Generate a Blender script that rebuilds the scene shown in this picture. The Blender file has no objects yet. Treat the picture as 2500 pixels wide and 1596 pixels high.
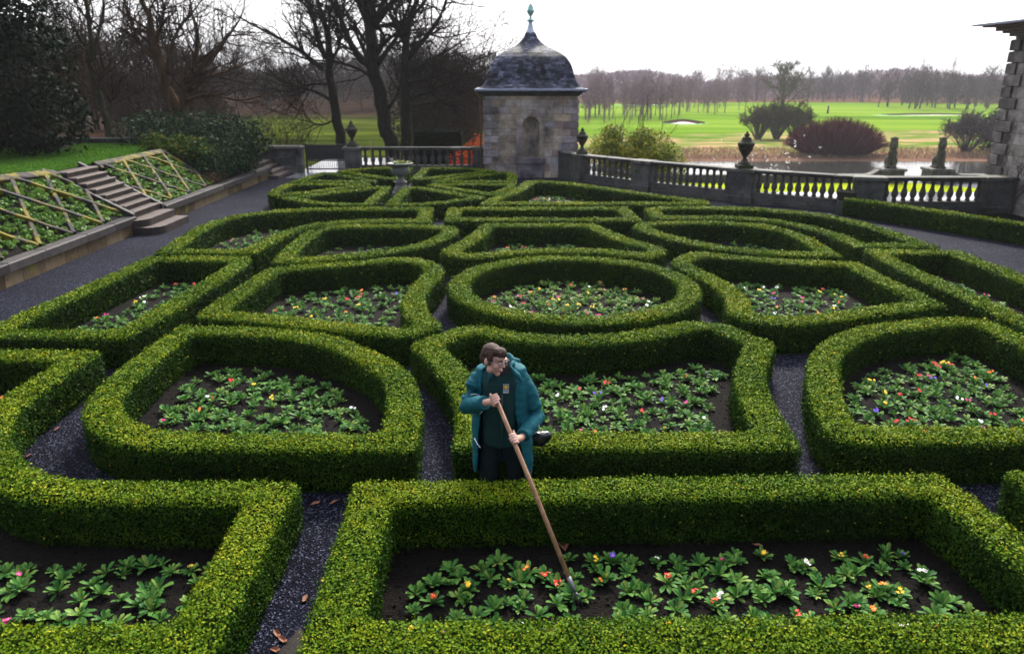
import bpy, bmesh, math, random
import numpy as np
from mathutils import Vector, Matrix, noise
random.seed(7); rng = np.random.default_rng(7)
D = bpy.data; SC = bpy.context.scene; COL = SC.collection
PI = math.pi
# ------------------------------------------------------------------ camera model
FP = 1820.0; TH = math.atan(608/1820.0); CX, CY, HC = 1250.0, 798.0, 3.4
CT, ST = math.cos(TH), math.sin(TH)
def ray(x, y):
    u = (x-CX)/FP; v = (y-CY)/FP
    return u, CT-v*ST, -ST-v*CT
def atz(x, y, z):
    dx, dy, dz = ray(x, y); t = (z-HC)/dz
    return Vector((dx*t, dy*t, z))
def aty(x, y, Y):
    dx, dy, dz = ray(x, y); t = Y/dy
    return Vector((dx*t, Y, HC+dz*t))
cam = D.cameras.new('camera'); co = D.objects.new('camera', cam); COL.objects.link(co)
co.location = (0, 0, HC); co.rotation_euler = (PI/2-TH, 0, 0)
cam.sensor_width = 36; cam.lens = 36*FP/2500; cam.clip_end = 3000; cam.clip_start = .05
cam.dof.use_dof = True; cam.dof.focus_distance = 6.6; cam.dof.aperture_fstop = 1.8
SC.camera = co
# ------------------------------------------------------------------ materials
def nodes(name):
    m = D.materials.new(name); m.use_nodes = True
    nt = m.node_tree; nt.nodes.clear()
    out = nt.nodes.new('ShaderNodeOutputMaterial'); b = nt.nodes.new('ShaderNodeBsdfPrincipled')
    nt.links.new(b.outputs[0], out.inputs[0])
    return m, nt, b, out
def ramp(nt, fac, stops):
    r = nt.nodes.new('ShaderNodeValToRGB'); e = r.color_ramp.elements
    while len(e) < len(stops): e.new(.5)
    for el, (p, c) in zip(e, stops):
        el.position = p; el.color = (*c, 1)
    nt.links.new(fac, r.inputs[0]); return r.outputs[0]
def coords(nt, scale=(1, 1, 1)):
    t = nt.nodes.new('ShaderNodeTexCoord'); m = nt.nodes.new('ShaderNodeMapping'); m.inputs['Scale'].default_value = scale
    nt.links.new(t.outputs['Object'], m.inputs[0]); return m.outputs[0]
def ntex(nt, vec, scale, detail=4, rough=.6):
    n = nt.nodes.new('ShaderNodeTexNoise'); n.inputs['Scale'].default_value = scale
    n.inputs['Detail'].default_value = detail; n.inputs['Roughness'].default_value = rough
    nt.links.new(vec, n.inputs['Vector']); return n.outputs['Fac']
def mixc(nt, fac, a, b, mode='MIX'):
    m = nt.nodes.new('ShaderNodeMix'); m.data_type = 'RGBA'; m.blend_type = mode
    for s, v in ((0, fac), (6, a), (7, b)):
        if isinstance(v, (int, float)): m.inputs[s].default_value = v
        elif isinstance(v, tuple): m.inputs[s].default_value = (*v, 1)
        else: nt.links.new(v, m.inputs[s])
    return m.outputs[2]
def bump(nt, b, h, strength, dist=.02):
    n = nt.nodes.new('ShaderNodeBump'); n.inputs['Strength'].default_value = strength; n.inputs['Distance'].default_value = dist
    nt.links.new(h, n.inputs['Height']); nt.links.new(n.outputs[0], b.inputs['Normal'])
def M(name, stops, scale=8, rough=.7, bs=0, bscale=None, detail=5, spec=.5, stretch=(1, 1, 1), metal=0, bd=.02):
    m, nt, b, _ = nodes(name); v = coords(nt, stretch)
    if isinstance(stops[0], (int, float)): stops = [(.3, tuple(c*.75 for c in stops)), (.7, tuple(min(1, c*1.2) for c in stops))]
    f = ntex(nt, v, scale, detail); nt.links.new(ramp(nt, f, stops), b.inputs['Base Color'])
    b.inputs['Roughness'].default_value = rough; b.inputs['Specular IOR Level'].default_value = spec; b.inputs['Metallic'].default_value = metal
    if bs: bump(nt, b, ntex(nt, v, bscale or scale*4, 6), bs, bd)
    return m
def attr(nt, name='tint'):
    a = nt.nodes.new('ShaderNodeAttribute'); a.attribute_name = name; return a.outputs['Fac']
def leafmat(name, stops, rough=.4, trans=.25, spec=.15, bright=1.3):
    m, nt, b, out = nodes(name)
    c = ramp(nt, attr(nt), stops); nt.links.new(c, b.inputs['Base Color'])
    b.inputs['Roughness'].default_value = rough; b.inputs['Specular IOR Level'].default_value = spec
    if trans:
        t = nt.nodes.new('ShaderNodeBsdfTranslucent'); nt.links.new(c, t.inputs[0])
        mx = nt.nodes.new('ShaderNodeMixShader'); mx.inputs[0].default_value = trans
        nt.links.new(b.outputs[0], mx.inputs[1]); nt.links.new(t.outputs[0], mx.inputs[2]); nt.links.new(mx.outputs[0], out.inputs[0])
    return m
def stonemat(name, stops, scale=6, moss=0, bs=.35, rough=.75, mosscol=((.10, .10, .012), (.17, .15, .015)), tint=True, soot=None, mscale=2.2):
    # block tint attribute picks the stone, noise stains it, moss and soot lie on it in patches
    m, nt, b, _ = nodes(name); v = coords(nt)
    n = ntex(nt, v, scale, 8, .65)
    c = ramp(nt, attr(nt) if tint else ntex(nt, v, scale*.3), stops)
    c = mixc(nt, 1., c, ramp(nt, n, [(.25, (.5, .48, .46)), (.5, (.85, .85, .85)), (.75, (1.15, 1.12, 1.08))]), 'MULTIPLY')
    if soot:
        f = ramp(nt, ntex(nt, v, soot, 5, .7), [(.45, (0, 0, 0)), (.68, (1, 1, 1))]); c = mixc(nt, f, c, (.022, .022, .024))
    if moss:
        f = ramp(nt, ntex(nt, v, mscale, 7, .7), [(.62-moss*.3, (0, 0, 0)), (.7-moss*.3, (1, 1, 1))])
        c = mixc(nt, f, c, ramp(nt, ntex(nt, v, 60, 3), [(.35, mosscol[0]), (.7, mosscol[1])]))
    nt.links.new(c, b.inputs['Base Color']); b.inputs['Roughness'].default_value = rough; b.inputs['Specular IOR Level'].default_value = .15
    bump(nt, b, ntex(nt, v, scale*9, 8, .7), bs, .015)
    return m
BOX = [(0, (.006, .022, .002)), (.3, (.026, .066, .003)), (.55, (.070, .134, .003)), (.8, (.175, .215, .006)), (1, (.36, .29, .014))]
MT = {}
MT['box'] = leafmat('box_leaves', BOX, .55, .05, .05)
MT['boxcore'] = M('box_wood', (.006, .012, .003), 40, 1, .6, 60, spec=0)
MT['gravel'] = None
def gravelmat():
    m, nt, b, _ = nodes('gravel'); v = coords(nt)
    vo = nt.nodes.new('ShaderNodeTexVoronoi'); vo.inputs['Scale'].default_value = 80; nt.links.new(v, vo.inputs['Vector'])
    s = nt.nodes.new('ShaderNodeSeparateColor'); nt.links.new(vo.outputs['Color'], s.inputs[0])
    c = ramp(nt, s.outputs[0], [(0, (.003, .003, .005)), (.5, (.005, .006, .0125)), (.85, (.017, .019, .036)), (1, (.11, .115, .165))])
    c = mixc(nt, 1., c, ramp(nt, ntex(nt, v, .9, 6), [(.3, (.65, .65, .65)), (.7, (1.15, 1.15, 1.2))]), 'MULTIPLY')
    nt.links.new(c, b.inputs['Base Color']); b.inputs['Roughness'].default_value = .6; b.inputs['Specular IOR Level'].default_value = .03
    bump(nt, b, vo.outputs['Distance'], .9, .02); return m
MT['gravel'] = gravelmat()
MT['soil'] = M('soil', [(.3, (.002, .0016, .0015)), (.6, (.006, .0046, .004)), (.8, (.015, .0115, .010))], 22, .9, 1., 45, 8, spec=.08, bd=.03)
MT['prim'] = leafmat('primrose_leaves', [(0, (.010, .048, .014)), (.5, (.034, .122, .020)), (.85, (.10, .21, .036)), (1, (.24, .26, .06))], .55, .22, .10)
for n, c in dict(yellow=(.85, .52, .01), red=(.62, .012, .008), orange=(.85, .2, .006), white=(.85, .85, .8), magenta=(.62, .01, .2), violet=(.12, .05, .5)).items():
    MT[n] = M('petal_'+n, c, 60, .5)
MT['eye'] = M('flower_eye', (.8, .42, .01), 60, .6)
MT['coping'] = stonemat('coping_stone', [(0, (.022, .019, .022)), (.5, (.042, .037, .040)), (1, (.07, .062, .06))], 5, 0, rough=.6)
MT['wallstone'] = stonemat('kerb_wall_stone', [(0, (.05, .03, .016)), (.5, (.10, .07, .04)), (1, (.15, .115, .072))], 5, .18, mosscol=((.07, .08, .012), (.13, .12, .02)))
MT['lattice'] = stonemat('mossy_lattice_stone', [(0, (.016, .0135, .016)), (1, (.038, .032, .037))], 6, .47, mosscol=((.05, .045, .003), (.20, .15, .005)), mscale=2.6)
MT['step'] = stonemat('step_stone', [(0, (.022, .017, .015)), (1, (.115, .092, .085))], 5, 0, rough=.6)
MT['ashlar'] = stonemat('tower_ashlar', [(0, (.46, .34, .27)), (.2, (.54, .42, .32)), (.45, (.58, .49, .45)), (.7, (.66, .52, .38)), (.9, (.46, .43, .47)), (1, (.45, .27, .21))], 3.5, 0, soot=.45)
MT['quoin'] = stonemat('quoin_stone', [(0, (.20, .16, .165)), (.5, (.38, .33, .345)), (1, (.50, .43, .41))], 4, 0, soot=.8)
MT['mortar'] = M('mortar', (.05, .045, .042), 10, .9)
MT['balu'] = stonemat('dark_balustrade_stone', [(0, (.050, .051, .047)), (.5, (.10, .098, .092)), (1, (.18, .172, .155))], 4, .2, mosscol=((.022, .034, .012), (.045, .06, .02)), soot=1.3, rough=.75)
MT['urnst'] = stonemat('mossy_urn_stone', [(0, (.028, .027, .019)), (1, (.06, .054, .038))], 5, .32, mosscol=((.022, .036, .012), (.05, .06, .02)), tint=False)
MT['plantst'] = stonemat('planter_stone', [(0, (.10, .10, .09)), (1, (.24, .23, .22))], 5, .05, tint=False, rough=.55)
def slatemat():
    m, nt, b, _ = nodes('slate'); v = coords(nt)
    c = ramp(nt, attr(nt), [(0, (.004, .005, .010)), (.1, (.014, .016, .028)), (.5, (.030, .034, .056)), (.85, (.075, .08, .115)), (1, (.15, .15, .19))])
    st = ramp(nt, ntex(nt, coords(nt, (1, 1, .35)), 1.3, 5, .65), [(.38, (.28, .28, .3)), (.62, (1.3, 1.3, 1.35))])
    c = mixc(nt, 1., c, st, 'MULTIPLY')
    nt.links.new(c, b.inputs['Base Color']); b.inputs['Roughness'].default_value = .65; b.inputs['Specular IOR Level'].default_value = .2
    bump(nt, b, ntex(nt, v, 30, 6), .3, .01); return m
MT['slate'] = slatemat()
MT['lead'] = M('lead', (.19, .22, .30), 6, .45, .15)
MT['zinc'] = M('finial_cone', (.48, .52, .62), 6, .4)
MT['verdigris'] = M('verdigris', (.24, .46, .44), 9, .5, .2)
MT['pipe'] = M('brown_pipe', (.17, .10, .03), 8, .5)
MT['bark'] = M('dark_bark', [(.3, (.008, .009, .006)), (.7, (.024, .024, .016))], 9, 1, .8, 22, stretch=(1, 1, .25), spec=.05)
MT['barkwarm'] = M('warm_bark', [(.3, (.028, .019, .010)), (.7, (.095, .055, .022))], 6, 1, .8, 22, stretch=(1, 1, .25), spec=.05)
MT['barkgreen'] = M('green_grey_bark', [(.3, (.03, .03, .02)), (.7, (.085, .08, .05))], 7, 1, .8, 22, stretch=(1, 1, .25), spec=.05)
MT['twig'] = M('dark_twig', (.014, .012, .009), 3, 1, spec=0)
MT['twigbrown'] = M('brown_twig', (.030, .020, .014), 3, 1, spec=0)
MT['twigdk'] = M('grey_brown_twig', (.035, .028, .024), 3, 1, spec=0)
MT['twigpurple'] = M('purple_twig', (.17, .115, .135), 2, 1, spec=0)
MT['twiggrey'] = M('grey_twig', (.085, .07, .072), 2, 1, spec=0)
MT['yew'] = leafmat('dark_evergreen_leaves', [(0, (.002, .005, .0025)), (.6, (.007, .017, .008)), (.95, (.017, .034, .017)), (1, (.03, .05, .03))], .6, .05, .04)
MT['rhodo'] = leafmat('rhododendron_leaves', [(0, (.003, .012, .005)), (.5, (.010, .031, .013)), (.85, (.025, .062, .024)), (1, (.06, .09, .025))], .55, .12, .06)
MT['rhodolight'] = leafmat('light_shrub_leaves', [(0, (.012, .03, .005)), (.5, (.045, .085, .010)), (.85, (.12, .16, .015)), (1, (.22, .12, .015))], .6, .15, .05)
MT['willow'] = leafmat('yellow_green_leaves', [(0, (.04, .065, .005)), (.35, (.15, .20, .012)), (.75, (.34, .37, .022)), (1, (.52, .40, .02))], .5, .25)
MT['beech'] = leafmat('copper_leaves', [(0, (.25, .03, .01)), (.5, (.60, .085, .025)), (1, (.8, .2, .07))], .5, .4)
MT['dogwood'] = leafmat('red_stems', [(0, (.032, .005, .009)), (.6, (.085, .014, .023)), (1, (.17, .055, .06))], .9, 0, 0)
MT['thorn'] = leafmat('thorn_twigs', [(0, (.03, .034, .016)), (1, (.12, .115, .06))], .9, 0, 0)
MT['cover'] = leafmat('ground_cover_leaves', [(0, (.03, .075, .012)), (.6, (.09, .19, .025)), (1, (.19, .30, .04))], .45, .3)
MT['twigleaf'] = leafmat('brown_green_leaves', [(0, (.03, .02, .01)), (.5, (.07, .055, .02)), (1, (.12, .06, .03))], .6, .2)
MT['reed'] = leafmat('reed', [(0, (.10, .055, .035)), (.6, (.24, .145, .095)), (1, (.38, .26, .17))], .8, .2)
MT['iron'] = M('black_iron', (.012, .012, .014), 12, .4)
MT['wood'] = M('ash_handle', [(.3, (.16, .075, .035)), (.7, (.36, .20, .105))], 4, .5, .15, 20, stretch=(6, 6, 1))
MT['stake'] = M('brown_cane', (.16, .075, .035), 8, .7)
MT['steel'] = M('worn_steel', (.10, .10, .115), 20, .45, metal=.6)
MT['moss'] = M('moss', (.10, .11, .012), 20, .9, .5)
# ------------------------------------------------------------------ objects and tags
def tag(o, label=None, cat=None, group=None, kind=None):
    if label: o['label'] = label
    if cat: o['category'] = cat
    if group: o['group'] = group
    if kind: o['kind'] = kind
    return o
def empty(name, loc=(0, 0, 0), rz=0, **k):
    o = D.objects.new(name, None); o.empty_display_size = .1; COL.objects.link(o)
    o.location = loc; o.rotation_euler = (0, 0, rz); return tag(o, **k)
def link(name, me, parent=None, **k):
    o = D.objects.new(name, me); COL.objects.link(o)
    if parent: o.parent = parent
    return tag(o, **k)
def arrays(name, V, groups, mats):
    """groups: list of (faces ndarray (n,k), material index, tint ndarray or None, smooth)"""
    me = D.meshes.new(name); V = np.asarray(V, np.float32)
    me.vertices.add(len(V)); me.vertices.foreach_set('co', V.ravel())
    idx = []; start = []; tot = []; mi = []; tn = []; sm = []; s = 0
    for F, m, t, smooth in groups:
        F = np.asarray(F, np.int32)
        if not len(F): continue
        n, k = F.shape; idx.append(F.ravel()); start.append(s+np.arange(n)*k); s += n*k
        tot.append(np.full(n, k)); mi.append(np.full(n, m)); tn.append(np.full(n, .5) if t is None else t); sm.append(np.full(n, smooth))
    idx = np.concatenate(idx); start = np.concatenate(start).astype(np.int32)
    me.loops.add(len(idx)); me.loops.foreach_set('vertex_index', idx.astype(np.int32))
    me.polygons.add(len(start)); me.polygons.foreach_set('loop_start', start)
    me.polygons.foreach_set('material_index', np.concatenate(mi).astype(np.int32))
    me.polygons.foreach_set('use_smooth', np.concatenate(sm).astype(bool))
    a = me.attributes.new('tint', 'FLOAT', 'FACE'); a.data.foreach_set('value', np.concatenate(tn).astype(np.float32))
    for m in mats: me.materials.append(m)
    me.update(calc_edges=True); return me
class MB:
    def __init__(s): s.v = []; s.f = []; s.m = []; s.t = []; s.s = []
    def face(s, f, m=0, t=.5, sm=False): s.f.append(tuple(f)); s.m.append(m); s.t.append(t); s.s.append(sm)
    def box(s, x0, x1, y0, y1, z0, z1, m=0, t=None, bev=0, T=None):
        t = random.random() if t is None else t; b = len(s.v)
        c = bev
        if c:
            P = []
            for z, ins in ((z0, 0), (z1-c, 0), (z1, c)):
                P += [(x0+ins, y0+ins, z), (x1-ins, y0+ins, z), (x1-ins, y1-ins, z), (x0+ins, y1-ins, z)]
            n = 3
        else:
            P = [(x0, y0, z0), (x1, y0, z0), (x1, y1, z0), (x0, y1, z0), (x0, y0, z1), (x1, y0, z1), (x1, y1, z1), (x0, y1, z1)]; n = 2
        s.v += [tuple(T @ Vector(p)) if T else p for p in P]
        s.face((b+3, b+2, b+1, b), m, t)
        for k in range(n-1):
            for i in range(4):
                j = (i+1) % 4; s.face((b+4*k+i, b+4*k+j, b+4*k+4+j, b+4*k+4+i), m, t)
        k = 4*(n-1); s.face((b+k, b+k+1, b+k+2, b+k+3), m, t)
    def lathe(s, prof, n=16, m=0, t=.5, T=None, sq=False, sm=True):
        b = len(s.v)
        for r, z in prof:
            for i in range(n):
                a = 2*PI*(i+.5)/n; k = 1
                if sq: k = 1/max(abs(math.cos(a)), abs(math.sin(a)))
                p = (r*k*math.cos(a), r*k*math.sin(a), z); s.v.append(tuple(T @ Vector(p)) if T else p)
        for q in range(len(prof)-1):
            for i in range(n):
                j = (i+1) % n; s.face((b+q*n+i, b+q*n+j, b+q*n+n+j, b+q*n+n+i), m, t, sm)
        s.face([b+i for i in reversed(range(n))], m, t); q = (len(prof)-1)*n; s.face([b+q+i for i in range(n)], m, t)
    def tube(s, pts, rad, n=6, m=0, t=.5, sm=True, cap=True):
        b = len(s.v); N = len(pts)
        P = [Vector(p) for p in pts]
        for i, p in enumerate(P):
            d = (P[min(i+1, N-1)]-P[max(i-1, 0)]).normalized()
            u = d.cross(Vector((0, 0, 1)) if abs(d.z) < .9 else Vector((1, 0, 0))).normalized(); w = d.cross(u)
            r = rad[i] if hasattr(rad, '__len__') else rad
            for k in range(n):
                a = 2*PI*k/n; s.v.append(tuple(p+u*(r*math.cos(a))+w*(r*math.sin(a))))
        for i in range(N-1):
            for k in range(n):
                j = (k+1) % n; s.face((b+i*n+k, b+i*n+j, b+(i+1)*n+j, b+(i+1)*n+k), m, t, sm)
        if cap:
            s.face([b+k for k in reversed(range(n))], m, t); s.face([b+(N-1)*n+k for k in range(n)], m, t)
    def ball(s, c, r, n=10, m=0, t=.5, T=None):
        """ellipsoid"""
        r = (r, r, r) if isinstance(r, (int, float)) else r; b = len(s.v); h = n//2+1
        for i in range(h+1):
            th = PI*i/h
            for k in range(n):
                a = 2*PI*k/n
                p = Vector((r[0]*math.sin(th)*math.cos(a), r[1]*math.sin(th)*math.sin(a), r[2]*math.cos(th)))
                if T: p = T @ p
                s.v.append(tuple(p+Vector(c)))
        for i in range(h):
            for k in range(n):
                j = (k+1) % n; s.face((b+(i+1)*n+k, b+(i+1)*n+j, b+i*n+j, b+i*n+k), m, t, True)
    def mesh(s, name, mats):
        me = D.meshes.new(name); me.from_pydata(s.v, [], s.f)
        me.polygons.foreach_set('material_index', s.m); me.polygons.foreach_set('use_smooth', s.s)
        a = me.attributes.new('tint', 'FLOAT', 'FACE'); a.data.foreach_set('value', s.t)
        for m in (mats if isinstance(mats, (list, tuple)) else [mats]): me.materials.append(m)
        me.update(); return me
    def build(s, name, mats, parent=None, **k): return link(name, s.mesh(name, mats), parent, **k)
def leaves(P, N, size, aspect=.6, jitter=.6, fold=.0, up=0.0):
    """diamond leaves at points P whose faces look roughly along N"""
    n = len(P); R = rng.normal(size=(n, 3)); nn = N+R*jitter; nn[:, 2] += up; nn /= np.linalg.norm(nn, axis=1)[:, None]+1e-9
    a = rng.normal(size=(n, 3)); u = np.cross(nn, a); u /= np.linalg.norm(u, axis=1)[:, None]+1e-9; w = np.cross(nn, u)
    L = (size*(.6+.8*rng.random(n)))[:, None]; W = L*aspect*.5
    base = P-u*L*.5; tip = P+u*L*.5; mid = P+nn*L*fold
    V = np.stack([base, mid+w*W, tip, mid-w*W], 1).reshape(-1, 3)
    return V, np.arange(4*n, dtype=np.int32).reshape(n, 4)
def fbm(P, f, seed=0):
    """cheap smooth pseudo-noise in -1..1 on points"""
    x, y, z = P[:, 0]*f+seed, P[:, 1]*f+seed*1.7, P[:, 2]*f+seed*.3
    return (np.sin(x*1.3+1.7*np.sin(y*1.1+.6*z))+np.sin(y*1.7+1.3*np.sin(z*1.9+x*.7))+np.sin(z*2.1+1.1*np.sin(x*1.6)))/3
# ------------------------------------------------------------------ the setting: terrain
def sst(a, b, x):
    t = np.clip((x-a)/(b-a), 0, 1); return t*t*(3-2*t)
GARDEN = [(-8.7, -4), (-8.7, 28.4), (-.9, 28.4), (1.6, 28.4), (2.35, 26.3), (4.2, 24.2), (6.8, 21.95), (9.2, 20.1), (13.4, 20.1), (20, 20.1), (20, -4)]
def height(X, Y):
    t = sst(-.035, .06, X/np.maximum(Y, 8))
    t = np.where(Y < 22, 1., t)
    prof = np.interp(Y, [0, 53.5, 54.5, 57, 74, 77.5, 84, 92, 250, 600, 1500], [-3.6, -3.6, -4.2, -6, -6, -4.66, -4.35, -4.15, -4.0, -4.2, -6])
    right = prof+np.where(Y > 90, .35*np.sin(X*.045+1)*np.sin(Y*.05)*sst(90, 130, Y), 0)
    q = sst(-.30, -.44, X/np.maximum(Y, 8))
    left = -1.0+2.2*q*(1-sst(32, 62, Y))+.25*np.sin(X*.09)*sst(45, 70, Y)+sst(60, 160, Y)*1.6+sst(160, 600, Y)*6
    h = left*(1-t)+right*t
    g = (Y < 28.6) & (X > -8.9) & (X < 1.6)
    inside = (X > -8.9) & ((X < 1.2) & (Y < 28.5) | (Y < 19.6) | (X < 6) & (Y < 21.6))
    h = np.where(inside, -.35, h)
    h = np.where((X < -8.85) & (Y < 26), -.2, h)
    return h
xs = np.unique(np.concatenate([np.linspace(-60, 90, 151), np.linspace(-400, 500, 91), [-1600, -900, 900, 1600]]))
ys = np.unique(np.concatenate([np.linspace(-6, 100, 107), np.linspace(100, 320, 56), np.linspace(320, 1600, 20), [-60, -20]]))
GX, GY = np.meshgrid(xs, ys); GZ = height(GX, GY)
V = np.stack([GX, GY, GZ], -1).reshape(-1, 3); nx, ny = len(xs), len(ys)
i = (np.arange(ny-1)[:, None]*nx+np.arange(nx-1)[None]).ravel()
F = np.stack([i, i+1, i+nx+1, i+nx], 1)
def groundmat():
    m, nt, b, _ = nodes('parkland'); v = coords(nt); sp = nt.nodes.new('ShaderNodeSeparateXYZ'); nt.links.new(v, sp.inputs[0])
    def mth(op, a, c=None):
        n = nt.nodes.new('ShaderNodeMath'); n.operation = op
        for k, q in ((0, a), (1, c)):
            if q is None: continue
            if isinstance(q, (int, float)): n.inputs[k].default_value = q
            else: nt.links.new(q, n.inputs[k])
        return n.outputs[0]
    def band(x, a, c, k=1):
        n = nt.nodes.new('ShaderNodeMapRange'); n.interpolation_type = 'SMOOTHSTEP'; n.inputs[1].default_value = a; n.inputs[2].default_value = c
        nt.links.new(x, n.inputs[0]); return n.outputs[0]
    big = ntex(nt, v, .05, 5); mid = ntex(nt, v, .35, 6); fine = ntex(nt, v, 3, 6)
    stripes = ntex(nt, coords(nt, (.012, .11, .1)), 1, 4, .55)
    fair = ramp(nt, stripes, [(.3, (.045, .095, .006)), (.47, (.085, .165, .010)), (.58, (.13, .205, .018)), (.72, (.20, .235, .04))])
    fair = mixc(nt, 1., fair, ramp(nt, fine, [(.3, (.8, .8, .8)), (.7, (1.1, 1.1, 1.1))]), 'MULTIPLY')
    rough = ramp(nt, ntex(nt, coords(nt, (.15, .45, .3)), 1, 8, .7), [(.36, (.035, .09, .010)), (.47, (.09, .15, .02)), (.53, (.22, .16, .075)), (.62, (.34, .22, .13))])
    yy = mth('ADD', sp.outputs[1], mth('MULTIPLY', mth('SUBTRACT', big, .5), 40))
    c = mixc(nt, band(yy, 104, 116), rough, fair)
    bank = ramp(nt, mid, [(.3, (.07, .04, .03)), (.7, (.20, .115, .075))])
    yb = mth('ADD', sp.outputs[1], mth('MULTIPLY', mth('SUBTRACT', mid, .5), 14))
    c = mixc(nt, band(yb, 80, 86), bank, c)
    wood = ramp(nt, mid, [(.3, (.05, .028, .018)), (.7, (.12, .06, .035))])
    c = mixc(nt, band(sp.outputs[1], 236, 246), c, wood)
    # left of the pavilion: pasture and, beyond, leaf litter under the trees
    past = ramp(nt, ntex(nt, coords(nt, (.05, .2, .1)), 1, 6, .6), [(.34, (.012, .019, .003)), (.5, (.032, .044, .005)), (.68, (.058, .074, .008))])
    lit = ramp(nt, mid, [(.3, (.011, .008, .006)), (.6, (.026, .015, .010)), (.75, (.018, .026, .007))])
    yl = mth('ADD', sp.outputs[1], mth('MULTIPLY', mth('SUBTRACT', big, .5), 30))
    pl = mixc(nt, band(yl, 82, 92), past, lit)
    ratio = mth('DIVIDE', sp.outputs[0], mth('MAXIMUM', sp.outputs[1], 8))
    pl = mixc(nt, band(mth('ADD', ratio, mth('MULTIPLY', mth('SUBTRACT', mid, .5), .12)), -.37, -.33), lit, pl)
    c = mixc(nt, band(ratio, 0, .02), pl, c)
    nt.links.new(c, b.inputs['Base Color']); b.inputs['Roughness'].default_value = 1; b.inputs['Specular IOR Level'].default_value = 0
    bump(nt, b, fine, .4, .1); return m
link('ground', arrays('ground', V, [(F, 0, None, True)], [groundmat()]), kind='structure')
def sheet(name, pts, z, mat, **k):
    bm = bmesh.new(); f = bm.faces.new([bm.verts.new((p[0], p[1], z)) for p in pts])
    bmesh.ops.triangulate(bm, faces=[f]); bmesh.ops.recalc_face_normals(bm, faces=bm.faces)
    if bm.faces[:][0].normal.z < 0: bmesh.ops.reverse_faces(bm, faces=bm.faces)
    me = D.meshes.new(name); bm.to_mesh(me); bm.free(); me.materials.append(mat)
    return link(name, me, kind='structure', **k)
sheet('gravel_path', GARDEN, 0, MT['gravel'])
def watermat():
    m, nt, b, _ = nodes('river_water'); b.inputs['Base Color'].default_value = (.02, .022, .02, 1); b.inputs['Roughness'].default_value = .1
    b.inputs['IOR'].default_value = 1.33; bump(nt, b, ntex(nt, coords(nt, (.3, 1, 1)), 1.6, 3), .22, .1); return m
sheet('river', [(2, 55.2), (140, 53), (140, 78), (2, 78)], -4.7, watermat())
MT['lowlawn'] = M('terrace_lawn', [(.3, (.17, .22, .006)), (.7, (.26, .30, .012))], .8, 1, spec=0)
MT['lowpath'] = M('terrace_path', (.055, .055, .08), 2, .8, spec=.1)
MT['wet'] = M('wet_paving', (.16, .16, .17), 3, .12, .1, 3)
sheet('terrace_lawn', [(6, 48.4), (33, 48.2), (28, 52.6), (6, 52.7)], -3.57, MT['lowlawn'])
sheet('terrace_path', [(4, 26.5), (60, 26.5), (60, 53.2), (4, 53.2)], -3.59, MT['lowpath'])
sheet('wet_terrace', [(6, 32), (60, 32), (60, 48.0), (33.2, 48.0), (6, 48.2)], -3.55, MT['wet'])
sheet('puddle', [(-1.60, 3.2), (-1.22, 3.2), (-1.24, 3.55), (-1.30, 3.86), (-1.38, 4.0), (-1.45, 3.8), (-1.52, 3.5)], .004, M('puddle_water', (.010, .006, .004), 3, .35, .15, 30, spec=.12))
sheet('wet_paving', [(-8.1, 26.95), (-5.6, 26.6), (-4.6, 28.3), (-5.2, 34), (-8.2, 34)], .004, MT['wet'])
# sand bunkers on the far grass
for (bx, by, w, d, nm) in ((29.3, 131, 3.3, 1.7, 0), (41, 226, 9, 4, 1), (92, 168, 13, 2.2, 2)):
    mb = MB(); n = 28; zb = float(height(np.array([bx]), np.array([by]))[0])
    ring = []
    for k in range(n):
        a = 2*PI*k/n; r = 1+.12*math.sin(3*a+nm)+.08*math.sin(5*a)
        ring.append((bx+w*r*math.cos(a), by+d*r*math.sin(a), zb+.12+(.6 if nm == 0 else .25)*max(0, math.sin(a))**1.5))
    b0 = len(mb.v); mb.v += [(x, y, z) for x, y, z in ring] + [(bx+(x-bx)*.93, by+(y-by)*.85, z-.12 if math.sin(2*PI*k/n) <= .1 else z-.45) for k, (x, y, z) in enumerate(ring)] + [(bx, by, zb+.1)]
    for k in range(n):
        j = (k+1) % n; mb.face((b0+k, b0+j, b0+n+j, b0+n+k), 1); mb.face((b0+n+k, b0+n+j, b0+2*n), 0)
        mb.v.append((bx+(ring[k][0]-bx)*1.25, by+(ring[k][1]-by)*1.5, zb-.15))
    for k in range(n):
        j = (k+1) % n; mb.face((b0+2*n+1+k, b0+2*n+1+j, b0+j, b0+k), 2)
    mb.build('sand_bunker', [M('sand', (.62, .5, .47), 3, .9), M('bunker_lip', (.08, .045, .03), 3, .9), M('bunker_turf', (.07, .22, .01), 2, .9)], kind='structure')
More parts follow.
